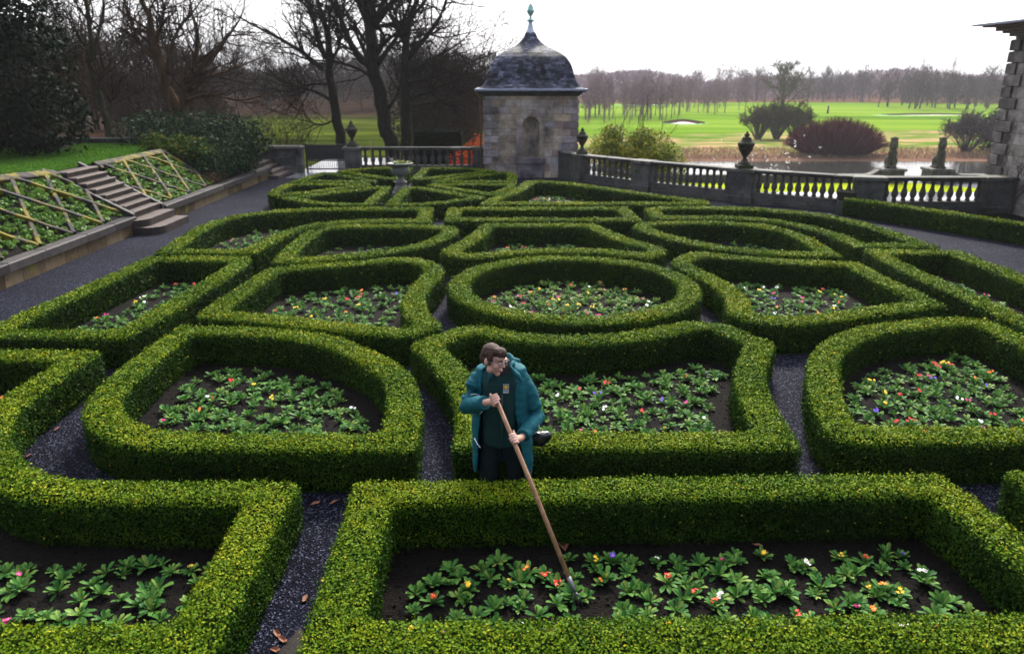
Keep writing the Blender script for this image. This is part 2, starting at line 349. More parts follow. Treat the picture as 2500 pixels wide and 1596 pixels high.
# ------------------------------------------------------------------ box hedges
RINGS = {
 'K1': [(-6.55,8.12),(-4.72,8.10),(-4.69,7.6),(-4.70,7.1),(-4.69,6.66),(-4.62,6.35),(-4.49,6.05),(-4.29,5.76),(-4.03,5.5),(-3.74,5.28),(-3.4,5.17),(-2.34,5.16),(-1.64,5.14),(-1.63,4.2),(-1.62,3.2),(-4.4,3.2),(-6.3,5.0)],
 'K2': [(-1.24,5.14),(1.69,5.23),(3.43,5.28),(3.55,4.4),(3.62,3.30),(-1.19,3.22),(-1.21,4.2)],
 'K3': [(-4.22,8.95),(-3.8,8.98),(-3.26,8.96),(-2.68,8.84),(-2.21,8.63),(-1.78,8.29),(-1.39,7.89),(-1.12,7.47),(-0.95,7.06),(-0.86,6.54),(-0.81,5.99),(-0.81,5.63),(-2.7,5.63),(-3.2,5.68),(-3.62,5.88),(-3.94,6.2),(-4.13,6.55),(-4.22,6.95),(-4.26,7.5),(-4.27,8.3)],
 'K4': [(-1.22,8.30),(-0.95,8.62),(-0.70,8.93),(-0.49,9.02),(-0.26,8.97),(0,8.79),(.33,8.66),(.71,8.61),(1.17,8.66),(1.61,8.82),(2.0,9.05),(2.29,9.18),(2.55,9.17),(2.78,9.02),(2.95,8.65),(3.14,8.30),(2.92,7.86),(2.72,7.41),(2.60,6.95),(2.54,6.44),(2.51,6.04),(2.48,5.65),(1.0,5.66),(-.52,5.65),(-.51,6.1),(-.54,6.5),(-.63,6.9),(-.78,7.35),(-1.0,7.85)],
 'K5': [(3.46,8.1),(3.89,8.59),(4.36,8.96),(4.9,9.18),(5.44,9.32),(5.87,9.34),(6.2,9.27),(6.27,8.9),(6.27,8.2),(6.25,7.4),(6.18,6.85),(6.05,6.45),(5.8,6.1),(5.4,5.87),(4.9,5.77),(4.38,5.75),(3.67,5.77),(3.0,5.75),(2.81,5.86),(2.79,6.1),(2.83,6.42),(2.94,6.84),(3.08,7.25),(3.26,7.7)],
 'K6': [(3.92,5.3),(5.7,5.33),(6.0,5.44),(6.3,5.68),(6.55,5.95),(6.75,6.25),(6.9,6.55),(6.97,6.9),(6.97,8.2),(8.6,8.2),(8.6,5.2),(6.7,3.2),(4.0,3.2)],
 'K7': [(-6.42,12.87),(-4.6,12.87),(-4.45,12.5),(-4.46,11.19),(-4.5,9.97),(-4.58,9.1),(-4.68,8.5),(-6.6,8.5),(-6.62,9.3),(-6.55,10.3),(-6.46,11.6)],
 'K8': [(-4.08,11.98),(-3.47,12.26),(-2.51,12.63),(-1.83,12.84),(-1.5,12.68),(-1.22,12.28),(-1.06,11.84),(-1.15,11.19),(-1.23,10.5),(-1.21,9.97),(-1.09,9.5),(-.87,9.0),(-1.05,8.68),(-1.31,8.56),(-1.58,8.59),(-2.13,8.75),(-2.72,8.94),(-3.31,9.12),(-4.17,9.36),(-4.2,9.8),(-4.17,10.39),(-4.12,11.1)],
 'K9': [(.93+1.92*math.cos(k*PI/18), 10.98+1.94*math.sin(k*PI/18)) for k in range(36)],
 'K10': [(2.66,12.39),(2.81,12.68),(3.0,12.95),(3.18,13.13),(3.42,13.2),(3.93,12.97),(4.73,12.64),(5.56,12.5),(5.92,12.43),(5.94,11.42),(5.99,10.53),(6.05,9.86),(5.54,9.67),(4.99,9.48),(4.44,9.26),(3.93,9.09),(3.58,9.02),(3.25,9.03),(3.0,9.22),(2.86,9.56),(2.97,9.92),(3.05,10.3),(3.05,10.75),(2.93,11.31),(2.78,11.8)],
 'K11': [(6.42,13.42),(7.8,13.38),(8.12,13.28),(8.16,12.45),(8.18,10.5),(8.18,8.75),(6.47,8.75),(6.42,9.6),(6.41,10.44),(6.34,11.21),(6.33,12.21)],
 'K12': [(-4.11,12.33),(-4.22,13.5),(-4.25,14.6),(-4.17,15.3),(-3.9,15.72),(-3.4,15.86),(-2.66,15.87),(-1.78,15.8),(-1.25,15.7),(-1.06,15.3),(-1.16,14.6),(-1.42,13.89),(-1.88,13.28),(-2.55,12.83),(-3.21,12.57),(-3.68,12.4)],
 'K13': [(-6.44,13.1),(-6.57,14.27),(-6.68,15.52),(-6.6,16.5),(-6.2,17.27),(-5.4,17.8),(-4.5,18.05),(-3.02,18.1),(-1.90,18.02),(-1.75,16.12),(-2.94,16.16),(-3.75,16.0),(-4.27,15.45),(-4.48,14.56),(-4.55,13.71),(-4.6,13.08)],
 'K14': [(-1.33,13.28),(-1.16,13.71),(-0.92,14.47),(-0.77,15.19),(-0.67,15.9),(-0.24,15.98),(.86,15.99),(1.78,15.94),(2.04,15.19),(2.36,14.27),(2.85,13.54),(2.78,13.1),(2.42,12.72),(2.14,12.82),(1.81,13.01),(1.34,13.15),(.73,13.17),(.12,13.06),(-.36,12.82),(-.71,12.68),(-1.08,12.85)],
 'K15': [(2.5,15.6),(2.72,16.05),(3.17,16.22),(3.76,16.32),(4.68,16.24),(5.3,15.98),(5.72,15.45),(5.9,14.63),(5.91,13.68),(5.84,12.84),(5.1,12.86),(4.55,13.0),(4.01,13.24),(3.5,13.68),(3.0,14.38),(2.66,15.06)],
 'K16': [(3.18,17.95),(3.5,18.13),(4.38,18.24),(5.39,18.13),(6.5,17.76),(7.35,17.0),(7.74,16.0),(7.9,14.8),(7.98,13.6),(7.24,13.62),(6.4,13.62),(6.36,14.2),(6.27,14.9),(6.08,15.55),(5.72,16.12),(5.25,16.43),(4.55,16.56),(3.77,16.52),(3.13,16.45)],
 'K17': [(-1.56,18.05),(.97,18.12),(2.82,18.1),(2.89,16.3),(.88,16.3),(-1.5,16.3)],
 'K18': [(.38,22.86),(.66,23.0),(1.52,22.86),(2.87,21.32),(4.29,19.78),(5.02,19.1),(4.97,18.55),(2.51,18.52),(.49,18.55),(-.86,18.5),(-.56,19.61),(-.02,20.9)],
}
# corners kept sharp; everything else is rounded by one Chaikin pass
OCT = [(-4.7,18.42),(-2.0,18.42),(-.55,19.75),(.12,21.5),(.17,24.9),(-1.3,26.3),(-1.9,26.5),(-5.0,26.5),(-6.4,24.9),(-6.72,22.7),(-6.75,20.45),(-6.05,19.5)]
WC = (-3.3, 22.55)
def clip(poly, nx_, ny_, c):
    out = []
    for a, b in zip(poly, poly[1:]+poly[:1]):
        da = nx_*a[0]+ny_*a[1]-c; db = nx_*b[0]+ny_*b[1]-c
        if da >= 0: out.append(a)
        if da*db < 0:
            t = da/(da-db); out.append((a[0]+(b[0]-a[0])*t, a[1]+(b[1]-a[1])*t))
    return out
WEDGE = []
for k in range(8):
    a0, a1 = k*PI/4, (k+1)*PI/4; am = (a0+a1)/2; p = OCT
    for nx_, ny_, g in ((-math.sin(a0), math.cos(a0), .15), (math.sin(a1), -math.cos(a1), .15), (math.cos(am), math.sin(am), .95)):
        p = clip(p, nx_, ny_, nx_*WC[0]+ny_*WC[1]+g)
    WEDGE.append(p)
def smooth_poly(p, step):
    """resample with rounding of shallow corners, sharp ones kept"""
    P = [np.array(q, float) for q in p]; n = len(P); out = []
    for i in range(n):
        a, b, c = P[i-1], P[i], P[(i+1) % n]
        d0 = (b-a)/np.linalg.norm(b-a); d1 = (c-b)/np.linalg.norm(c-b)
        if d0 @ d1 < math.cos(math.radians(48)):
            k = min(.05, .2*np.linalg.norm(b-a), .2*np.linalg.norm(c-b)); out += [b-d0*k, b-d0*k*.3+d1*k*.3, b+d1*k]
        else: out += [a*.25+b*.75, b*.75+c*.25]
    Q = []; n = len(out)
    for i in range(n):
        a, b = out[i], out[(i+1) % n]; m = max(1, int(round(np.linalg.norm(b-a)/step)))
        Q += [a+(b-a)*t/m for t in range(m)]
    return np.array(Q)
def inset(Q, w):
    area = .5*np.sum(Q[:, 0]*np.roll(Q[:, 1], -1)-np.roll(Q[:, 0], -1)*Q[:, 1])
    if area < 0: Q = Q[::-1].copy()
    n = len(Q); d = np.roll(Q, -1, 0)-Q; d /= np.linalg.norm(d, axis=1)[:, None]+1e-9; nr = np.stack([-d[:, 1], d[:, 0]], 1)
    I = []
    for i in range(n):
        m = nr[i-1]+nr[i]; m /= np.linalg.norm(m)+1e-9; k = w/max(.35, m @ nr[i]); I.append(Q[i]+m*k)
    I = np.array(I); A = Q; B = np.roll(Q, -1, 0); ok = []
    for p in I:
        t = np.clip(np.sum((p-A)*(B-A), 1)/(np.sum((B-A)**2, 1)+1e-12), 0, 1); ok.append(np.min(np.linalg.norm(p-(A+(B-A)*t[:, None]), axis=1)) > w*.97)
    ok = np.array(ok); g = np.where(ok)[0]
    for i in np.where(~ok)[0]:
        dd = np.minimum((g-i) % n, (i-g) % n); I[i] = I[g[np.argmin(dd)]]
    return Q, I
HH = .425
def hedge_mesh(name, outer, inner, near, hh=HH, closed=True):
    """strip between two polylines: dark woody core plus clipped leaves on the sides and top"""
    n = len(outer); s = .045
    mid = (outer+inner)/2
    def sh(p, k): v = mid-p; L = np.linalg.norm(v, axis=1)[:, None]+1e-6; return p+v/L*np.minimum(k, L*.8)
    core = [(sh(outer, s+.02), .0), (sh(outer, s), .10), (sh(outer, s), hh-s-.03), (sh(outer, s+.03), hh-s), (sh(inner, s+.03), hh-s), (sh(inner, s), hh-s-.03), (sh(inner, s), .10), (sh(inner, s+.02), .0)]
    e = .02; surf = [(sh(outer, e+.012), .0), (sh(outer, e), .08), (sh(outer, e), hh-.045), (sh(outer, e+.008), hh-.022), (sh(outer, e+.03), hh-.006), (sh(inner, e+.03), hh-.006), (sh(inner, e+.008), hh-.022), (sh(inner, e), hh-.045), (sh(inner, e), .08), (sh(inner, e+.012), .0)]
    m = n if closed else n-1; a = np.arange(m); b = (a+1) % n
    def strip_(prof):
        V = np.concatenate([np.concatenate([p, np.full((n, 1), z)], 1) for p, z in prof])
        return V, np.concatenate([np.stack([k*n+a, k*n+b, k*n+n+b, k*n+n+a], 1) for k in range(len(prof)-1)])
    CV, CF = strip_(core); V, F = strip_(surf)
    # sample the leaf positions over strip faces by area
    q = V[F]; ar = .5*np.linalg.norm(np.cross(q[:, 2]-q[:, 0], q[:, 3]-q[:, 1]), axis=1)
    nor = np.cross(q[:, 2]-q[:, 0], q[:, 3]-q[:, 1]); nor /= np.linalg.norm(nor, axis=1)[:, None]+1e-9
    dist = np.linalg.norm(q.mean(1)[:, :2], axis=1); size = np.clip(.0017*dist+.0090, .0175, .05)
    size = size*near
    dens = 2.1/(size*size*.6)
    bev = np.repeat(np.array([.8, 1, 1.1, 1.1, 1, 1.1, 1.1, 1, .8]), m)
    cnt = rng.poisson(ar*dens*bev); fi = np.repeat(np.arange(len(F)), cnt); c = len(fi)
    u, v = rng.random((c, 1)), rng.random((c, 1))
    P = (q[fi, 0]*(1-u)+q[fi, 1]*u)*(1-v)+(q[fi, 3]*(1-u)+q[fi, 2]*u)*v
    N = nor[fi]
    lump = fbm(P, 9, 1)*.008+fbm(P, 23, 4)*.007
    lump = lump+fbm(P, 3.1, 9)*.011
    P = P+N*(lump[:, None]+.012*rng.normal(size=(c, 1)))+rng.normal(size=(c, 3))*.005
    P[:, 2] = np.maximum(P[:, 2], .012)
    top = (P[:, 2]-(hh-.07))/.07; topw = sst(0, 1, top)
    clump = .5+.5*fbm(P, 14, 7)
    tint = np.clip(.03+.24*rng.random(c)+topw*(.37+.26*rng.random(c))+.20*(clump-.5)+.12*fbm(P, 2.3, 3)+.08*fbm(P, .9, 2)+random.uniform(-.03, .03), 0, 1)  # new growth yellows the top; sides also tinted darker to deepen their shade
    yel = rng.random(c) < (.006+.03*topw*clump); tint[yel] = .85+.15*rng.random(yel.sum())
    # a few shoots that stand proud of the clipping
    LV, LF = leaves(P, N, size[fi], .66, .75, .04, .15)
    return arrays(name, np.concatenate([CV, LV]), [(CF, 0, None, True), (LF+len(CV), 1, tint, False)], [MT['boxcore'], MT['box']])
HLAB = {
 'K1': 'clipped box hedge at bottom left, curving around the rounded leaf shaped bed',
 'K2': 'clipped box hedge in front of the gardener, framing the long bed he is hoeing',
 'K3': 'leaf shaped box hedge left of the gardener with a rounded near left corner',
 'K4': 'bell shaped box hedge right behind the gardener, in front of the round hedge',
 'K5': 'leaf shaped box hedge at the right edge, across the path from the gardener',
 'K6': 'box hedge end cut off at the lower right edge of the photo',
 'K7': 'long straight box hedge frame beside the gravel walk, left of the notched hedge',
 'K8': 'box hedge with one concave notched side, left of the round hedge',
 'K9': 'round box hedge ring in the middle of the parterre',
 'K10': 'box hedge with one concave notched side, right of the round hedge',
 'K11': 'long straight box hedge frame on the far right, narrowing to a corner by the walk',
 'K12': 'smaller leaf shaped box hedge behind and left of the round hedge',
 'K13': 'outer curved box hedge bending round the back left leaf shape',
 'K14': 'bell shaped box hedge just behind the round hedge',
 'K15': 'smaller leaf shaped box hedge behind and right of the round hedge',
 'K16': 'outer curved box hedge bending round the back right leaf shape',
 'K17': 'rectangular box hedge in the middle of the back row',
 'K18': 'triangular box hedge between the wheel of hedges and the curved balustrade'}
WLAB = ['wedge hedge of the wheel, right of the urn', 'wedge hedge of the wheel behind the urn, nearest the pavilion',
        'wedge hedge of the wheel behind the urn, nearest the iron gate', 'wedge hedge of the wheel left of the urn, on the far side',
        'wedge hedge of the wheel left of the urn, nearest the gravel walk', 'front left wedge hedge of the wheel, nearest the camera',
        'front right wedge hedge of the wheel, nearest the camera', 'wedge hedge of the wheel right of the urn, beside the triangular hedge']
WLAB[0] = "wedge hedge of the wheel right of the urn, on the far side"
BEDS = {}
def ringhedge(key, poly, label, group, w=.35, hh=HH):
    Q = smooth_poly(poly, .09); O, I = inset(Q, w)
    c = np.array(poly).mean(0); base = Vector((c[0], c[1], 0))
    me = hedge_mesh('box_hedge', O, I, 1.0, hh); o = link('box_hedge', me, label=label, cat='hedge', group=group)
    keep = [I[0]]
    for p in I[1:]:
        if np.linalg.norm(p-keep[-1]) > 1e-3: keep.append(p)
    BEDS[key] = np.array(keep)
    _, S = inset(Q, w*.6); ks = [S[0]]
    for p in S[1:]:
        if np.linalg.norm(p-ks[-1]) > 1e-3 and np.linalg.norm(p-S[0]) > 1e-3: ks.append(p)
    sheet('soil', ks, .02, MT['soil'])
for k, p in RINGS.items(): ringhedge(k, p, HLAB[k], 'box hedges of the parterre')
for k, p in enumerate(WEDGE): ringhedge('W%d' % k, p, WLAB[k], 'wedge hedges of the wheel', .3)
# straight hedge along the right hand border
a, b = np.array([8.55, 19.3]), np.array([12.2, 13.2]); n = 80; tt = np.linspace(0, 1, n)[:, None]
bow = np.array([.86, .51])*(np.sin(tt*PI)*.12)
o1 = a+(b-a)*tt+bow; d = (b-a)/np.linalg.norm(b-a); nrm = np.array([-d[1], d[0]])
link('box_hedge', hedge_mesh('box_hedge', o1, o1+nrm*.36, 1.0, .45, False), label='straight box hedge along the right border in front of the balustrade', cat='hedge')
sheet('soil', [(8.75, 19.4), (12.45, 13.3), (13.1, 13.3), (13.1, 19.5)], .02, MT['soil'])
print('hedges done')
# ------------------------------------------------------------------ pavilion
def pavilion():
    Y0 = 27.0; xc = .66; hw = 1.64; top = 2.80
    t = empty('garden_pavilion', (xc, Y0+hw, 0), label='small stone pavilion with a bell shaped slate roof at the far corner of the garden', cat='pavilion')
    def P(mb, name, mats, par=t, **k):
        o = link(name, mb.mesh(name, mats)); o.parent = par
        o.matrix_parent_inverse = Matrix.Translation(-t.location); return o
    ch = .245; nc = int(top/ch)+1
    mb = MB(); mb.box(xc-hw+.02, xc-.52, Y0+.03, Y0+2*hw, 0, top, 1); mb.box(xc+.52, xc+hw-.02, Y0+.03, Y0+2*hw, 0, top, 1)
    mb.box(xc-.52, xc+.52, Y0+.6, Y0+2*hw, 0, top, 1)
    zs, zb, R, RO = 1.82, .77, .30, .50
    for r in range(nc):
        z0, z1 = r*ch, min(top, (r+1)*ch)
        x = -hw+.02+random.uniform(0, .25)*0; off = random.random()
        cuts = [-hw+.02]; 
        while cuts[-1] < hw-.3: cuts.append(cuts[-1]+random.uniform(.36, .72))
        cuts[-1] = hw-.02
        for a_, b_ in zip(cuts, cuts[1:]):
            tt = random.random()
            sub = [(z0+.004, z1-.004)] if (z1 < .5 or z0 > zs+RO) else [(z0+.004+k*.06, min(z1-.004, z0+.004+(k+1)*.06)) for k in range(4)]
            for s0, s1 in sub:
                w = 0
                if s1 > .5:
                    w = .48 if s0 < zs else math.sqrt(max(0, (RO-.03)**2-(s0-zs)**2)) if s0 < zs+RO else 0
                for lo, hi in (((a_+.004, min(b_-.004, -w)), (max(a_+.004, w), b_-.004)) if w > 0 else ((a_+.004, b_-.004),)):
                    if hi-lo > .01: mb.box(xc+lo, xc+hi, Y0, Y0+.031, s0, s1, 0, tt)
        for sx in (-1, 1):
            y = Y0+.05
            while y < Y0+2*hw-.1:
                y2 = min(Y0+2*hw-.02, y+random.uniform(.4, .75)); xx = xc+sx*hw
                mb.box(min(xx, xx-sx*.03), max(xx, xx-sx*.03), y, y2-.008, z0+.004, z1-.004, 0); y = y2
    P(mb, 'wall', [MT['ashlar'], MT['mortar']])
    for sx in (-1, 1):
        for r in range(2, nc-1):
            z0 = r*ch+.008; L, Ls = ((.53, .30) if r % 2 else (.28, .52)); mb = MB()
            e = xc+sx*(hw+.035); i_ = xc+sx*(hw+.035-L)
            mb.box(min(e, i_), max(e, i_), Y0-.04, Y0+Ls, z0, z0+ch-.03, 0, None, .012); P(mb, 'quoin', MT['quoin'])
    # niche: curved back, half dome, archivolt and ledge
    mb = MB(); b0 = 0; n = 14; rows = [zb-.02+(zs-zb+.02)*k/8 for k in range(9)]
    for z in rows:
        for k in range(n+1):
            a = PI*k/n; mb.v.append((xc+R*math.cos(a), Y0+.02+R*math.sin(a), z))
    for q in range(1, 7):
        e = PI/2*q/6
        for k in range(n+1):
            a = PI*k/n; mb.v.append((xc+R*math.cos(e)*math.cos(a), Y0+.02+R*math.cos(e)*math.sin(a), zs+R*math.sin(e)))
    for r in range(14):
        for k in range(n): mb.face((r*(n+1)+k+1, r*(n+1)+k, (r+1)*(n+1)+k, (r+1)*(n+1)+k+1), 0, (.2, .55, .75, .3)[(r//2+k//5) % 4], True)
    nich = P(mb, 'niche', MT['ashlar'])
    mb = MB(); pts = [(-1, zb)]
    path = [(R, zb), (R, zs)]+[(R*math.cos(a), zs+R*math.sin(a)) for a in [PI*k/16 for k in range(1, 16)]]+[(-R, zs), (-R, zb)]
    po = [(RO, zb), (RO, zs)]+[(RO*math.cos(a), zs+RO*math.sin(a)) for a in [PI*k/16 for k in range(1, 16)]]+[(-RO, zs), (-RO, zb)]
    pm = [(.43*x/RO if abs(x) > 1e-9 else 0, zs+(z-zs)*.86 if z > zs else z) for x, z in po]
    for q in (path, pm, po, po):
        pass
    for (q, y) in ((path, Y0+.06), (path, Y0-.012), (pm, Y0-.012), (pm, Y0-.03), (po, Y0-.03), (po, Y0+.02)):
        mb.v += [(xc+x, y, z) for x, z in q]
    m_ = len(path)
    for r in range(5):
        for k in range(m_-1): mb.face((r*m_+k, r*m_+k+1, (r+1)*m_+k+1, (r+1)*m_+k), 0, random.random() if r in (1, 3) else .5)
    P(mb, 'arch_moulding', MT['ashlar'])
    mb = MB(); mb.box(xc-.54, xc+.54, Y0-.10, Y0+.3, zb-.26, zb-.05, 0, .1, .02); mb.box(xc-.50, xc+.50, Y0-.04, Y0+.3, 0, zb-.262, 0, .3); P(mb, 'ledge', MT['quoin'])
    mb = MB(); mb.box(xc-.5, xc+.5, Y0+.0, Y0+.62, zb-.05, zb, 0, .2); P(mb, 'niche_floor', MT['ashlar'])
    mb = MB()
    for e, z0, z1 in ((.05, 2.80, 2.86), (.12, 2.86, 2.92), (.24, 2.92, 2.97)): mb.box(xc-hw-e, xc+hw+e, Y0-e, Y0+2*hw+e, z0, z1-.002, 0, .2)
    P(mb, 'cornice', MT['balu'])
    mb = MB(); mb.box(xc-hw-.31, xc+hw+.31, Y0-.31, Y0+2*hw+.31, 2.97, 3.04, 0, .5, .02); P(mb, 'gutter', MT['lead'])
    # ogee roof in courses of slates
    pr = [(1.90, 3.02), (1.72, 3.10), (1.58, 3.24), (1.48, 3.42), (1.41, 3.62), (1.35, 3.84), (1.26, 4.06), (1.12, 4.27), (.93, 4.43), (.72, 4.56), (.52, 4.68), (.37, 4.81), (.26, 4.96), (.19, 5.12), (.165, 5.22)]
    pr = [(r*(1+.05*math.sin(PI*(z-3.02)/2.2)*(z > 3.1)), 3.02+(z-3.02)*.868) for r, z in pr]; L = [0]
    for (r0, z0), (r1, z1) in zip(pr, pr[1:]): L.append(L[-1]+math.hypot(r1-r0, z1-z0))
    def pt(s):
        return np.interp(s, L, [p[0] for p in pr]), np.interp(s, L, [p[1] for p in pr])
    mb = MB(); yc = Y0+hw
    for (r0, z0), (r1, z1) in zip(pr, pr[1:]):
        b = len(mb.v)
        for r, z in ((r0-.03, z0), (r1-.03, z1)): mb.v += [(xc+sx*r, yc+sy*r, z) for sx, sy in ((-1, -1), (1, -1), (1, 1), (-1, 1))]
        for k in range(4): mb.face((b+k, b+(k+1) % 4, b+4+(k+1) % 4, b+4+k), 0, .1)
    N = 34
    for c in range(N):
        s0, s1 = L[-1]*c/N, min(L[-1], L[-1]*(c+1.25)/N); (r0, z0), (r1, z1) = pt(s0), pt(s1); r0 += .016
        for k in range(4):
            A = k*PI/2; ca, sa = math.cos(A), math.sin(A)
            w = .15; x = -1.0-(random.random() if c % 2 else .5)*w/max(r0, .2)
            while x < 1:
                x2 = x+w*random.uniform(.7, 1.3)/r0; a_, b_ = max(-1, x), min(1, x2-.01/r0); x = x2
                if b_ <= a_: continue
                dz = random.uniform(-.006, .006); b = len(mb.v)
                for u, r, z in ((a_, r0+dz, z0), (b_, r0+dz, z0), (b_, r1, z1), (a_, r1, z1), (a_, r0-.02, z0-.004), (b_, r0-.02, z0-.004)):
                    X, Yv = u*r, -r; mb.v.append((xc+X*ca-Yv*sa, yc+X*sa+Yv*ca, z))
                tt = random.random(); mb.face((b, b+1, b+2, b+3), 0, tt); mb.face((b+4, b+5, b+1, b), 0, 0)
    P(mb, 'roof', MT['slate'])
    T = Matrix.Translation((xc, yc, 0))
    mb = MB(); mb.lathe([(.20, 4.879), (.17, 4.930), (.11, 5.083), (.075, 5.253), (.07, 5.287)], 12, 0, .5, T); P(mb, 'spire_cone', MT['zinc'])
    mb = MB(); mb.lathe([(.07, 5.279), (.14, 5.304), (.145, 5.330), (.10, 5.364), (.05, 5.406), (.035, 5.449), (.06, 5.491), (.115, 5.567), (.14, 5.627), (.145, 5.652), (.12, 5.678), (.10, 5.763), (.06, 5.848), (.012, 5.899)], 14, 0, .5, T); P(mb, 'finial', MT['verdigris'])
    mb = MB(); mb.tube([(xc-hw-.12, Y0+.10, 0), (xc-hw-.12, Y0+.10, 2.7), (xc-hw-.26, Y0-.1, 2.97)], .035, 8); P(mb, 'downpipe', MT['pipe'])
pavilion()
# ------------------------------------------------------------------ balustrades and urns
BPROF = [(.062, 0), (.062, .05), (.045, .06), (.05, .075), (.078, .14), (.086, .19), (.075, .25), (.05, .33), (.038, .40), (.042, .43), (.055, .44), (.038, .455), (.042, .475), (.058, .49), (.058, .53)]
def balmesh(name):
    mb = MB(); mb.lathe(BPROF, 10, 0, .4); return mb.mesh(name, MT['balu'])
bal_me = balmesh('baluster')
def run(parent, A, B, n, zb=.32, zt=.95, i0=0):
    """one bay between two piers: plinth, rail and n balusters"""
    A, B = Vector((*A, 0)), Vector((*B, 0)); d = B-A; L = d.length; ang = math.atan2(d.y, d.x); T = Matrix.Translation(A) @ Matrix.Rotation(ang, 4, 'Z')
    mb = MB(); mb.box(0, L, -.17, .17, 0, .10, 0, .2, 0, T); mb.box(.0, L, -.13, .13, .102, zb, 0, .35, .012, T); mb.build('plinth', MT['balu'], parent)
    mb = MB(); x = 0
    while x < L-.05:
        x2 = min(L, x+random.uniform(.9, 1.3)); mb.box(x+.003, x2-.003, -.15, .15, zt-.10, zt-.045, 0, None, .01, T); mb.box(x+.003, x2-.003, -.19, .19, zt-.043, zt, 0, None, .015, T); x = x2
    mb.build('rail', MT['balu'], parent)
    k = (zt-.10-zb)/.53
    for i in range(n):
        o = link('baluster', bal_me, parent); o.location = A+d*((i+.5)/n)+Vector((0, 0, zb)); o.scale = (1, 1, k); o.rotation_euler[2] = ang
def pier(parent, c, w, zt, ang=0, d=None):
    T = Matrix.Translation((c[0], c[1], 0)) @ Matrix.Rotation(ang, 4, 'Z'); d = d or w; mb = MB()
    mb.box(-w/2-.05, w/2+.05, -d/2-.05, d/2+.05, 0, .2, 0, .2, .02, T); mb.box(-w/2, w/2, -d/2, d/2, .202, zt-.08, 0, .5, .012, T)
    mb.box(-w/2-.05, w/2+.05, -d/2-.05, d/2+.05, zt-.078, zt+.012, 0, .7, .02, T); mb.build('pier', MT['balu'], parent)
PR = [(1.86, 27.55), (2.36, 25.75), (4.15, 23.75), (6.6, 21.55), (9.35, 19.72), (12.75, 19.72)]
ZR = .95
bt = empty('balustrade', (0, 0, 0), label='long dark stone balustrade curving along the right side of the garden terrace', cat='balustrade')
# the solid curved stretch that starts at the pavilion
mb = MB(); pts = []
for k in range(9):
    q = k/8; pts.append((1.78+.25*q**2+.3*q, 27.0-1.15*q))
for k in range(8):
    A, B = Vector((*pts[k], 0)), Vector((*pts[k+1], 0)); d = B-A; T = Matrix.Translation(A) @ Matrix.Rotation(math.atan2(d.y, d.x), 4, 'Z')
    mb.box(-.01, d.length, -.14, .14, 0, ZR-.05, 0, .3, 0, T); mb.box(-.012, d.length, -.19, .19, ZR-.048, ZR+.001*k, 0, .6, .015, T)
mb.build('curved_wall', MT['balu'], bt)
PW = [.42, .42, .62, .62, .62]
for k in range(1, 5):
    A, B = Vector(PR[k]), Vector(PR[k+1]); d = (B-A).normalized()
    wa = (.25, .36, .40, .40)[k-1]; wb = (.36, .40, .40, .42)[k-1]
    run(bt, A+d*wa*.9, B-d*wb*.9, (9, 12, 12, 11)[k-1], .32, ZR)
for k in range(1, 6):
    a = Vector(PR[k])-Vector(PR[k-1]); b = Vector(PR[min(k+1, 5)])-Vector(PR[k if k < 5 else 4]); ang = math.atan2((a.normalized()+b.normalized()).y, (a.normalized()+b.normalized()).x)
    pier(bt, PR[k], (.40, .62, .70, .72, .8)[k-1], ZR, ang, .42)
UPROF = [(.0, .0)]
def urn(loc, label, s=1.0, name='stone_urn', group='lidded urns on the piers'):
    t = empty(name, loc, label=label, cat='urn', group=group)
    def P(nm, prof, n=20, sq=False, k=1):
        mb = MB(); mb.lathe([(r*s, z*s) for r, z in prof], n, 0, .5, None, sq); return mb.build(nm, MT['urnst'], t)
    mb = MB(); mb.box(-.19*s, .19*s, -.19*s, .19*s, 0, .10*s, 0, .5, .02); mb.build('base', MT['urnst'], t)
    P('foot', [(.17, .10), (.165, .125), (.10, .18), (.055, .24), (.05, .27), (.075, .285), (.06, .30)])
    P('bowl', [(.06, .30), (.10, .34), (.14, .42), (.165, .52), (.19, .555), (.215, .58), (.22, .63), (.20, .66), (.165, .675)])
    # swags round the shoulder
    mb = MB()
    for k in range(6):
        a0 = k*PI/3; mb.tube([((.185-.03*math.sin(PI*q/6))*s*math.cos(a0+PI/3*q/6), (.185-.03*math.sin(PI*q/6))*s*math.sin(a0+PI/3*q/6), (.555-.10*math.sin(PI*q/6))*s) for q in range(7)], .018*s, 6)
    mb.build('swag', MT['urnst'], t)
    P('lid', [(.165, .672), (.15, .70), (.12, .72), (.125, .745), (.12, .77), (.06, .80), (.045, .815), (.075, .84), (.07, .865), (.03, .885), (.028, .91), (.008, .945)])
    return t
zt = ZR+.014
urn((PR[1][0], PR[1][1], zt), 'lidded stone urn on the balustrade pier next to the pavilion, beside the yellow green bush', .92)
urn((PR[3][0], PR[3][1], zt), 'lidded stone urn on the long balustrade, standing in front of the river', 1.08)
p = aty(858, 358, 28.2)
rb = empty('balustrade', (0, 0, 0), label='straight stone balustrade between the iron gate and the pavilion', cat='balustrade')
ux = aty(862, 380, 28.2).x
zr = aty(1000, 359, 28.2).z
run(rb, (ux+.32, 28.2), (-1.45, 28.2), 15, .32, zr); pier(rb, (ux, 28.2), .56, zr, 0, .5); pier(rb, (-1.22, 28.2), .46, zr, 0, .42)
urn((ux, 28.2, zr+.014), 'lidded stone urn on the pier beside the iron gate, under the bare trees', 1.0)
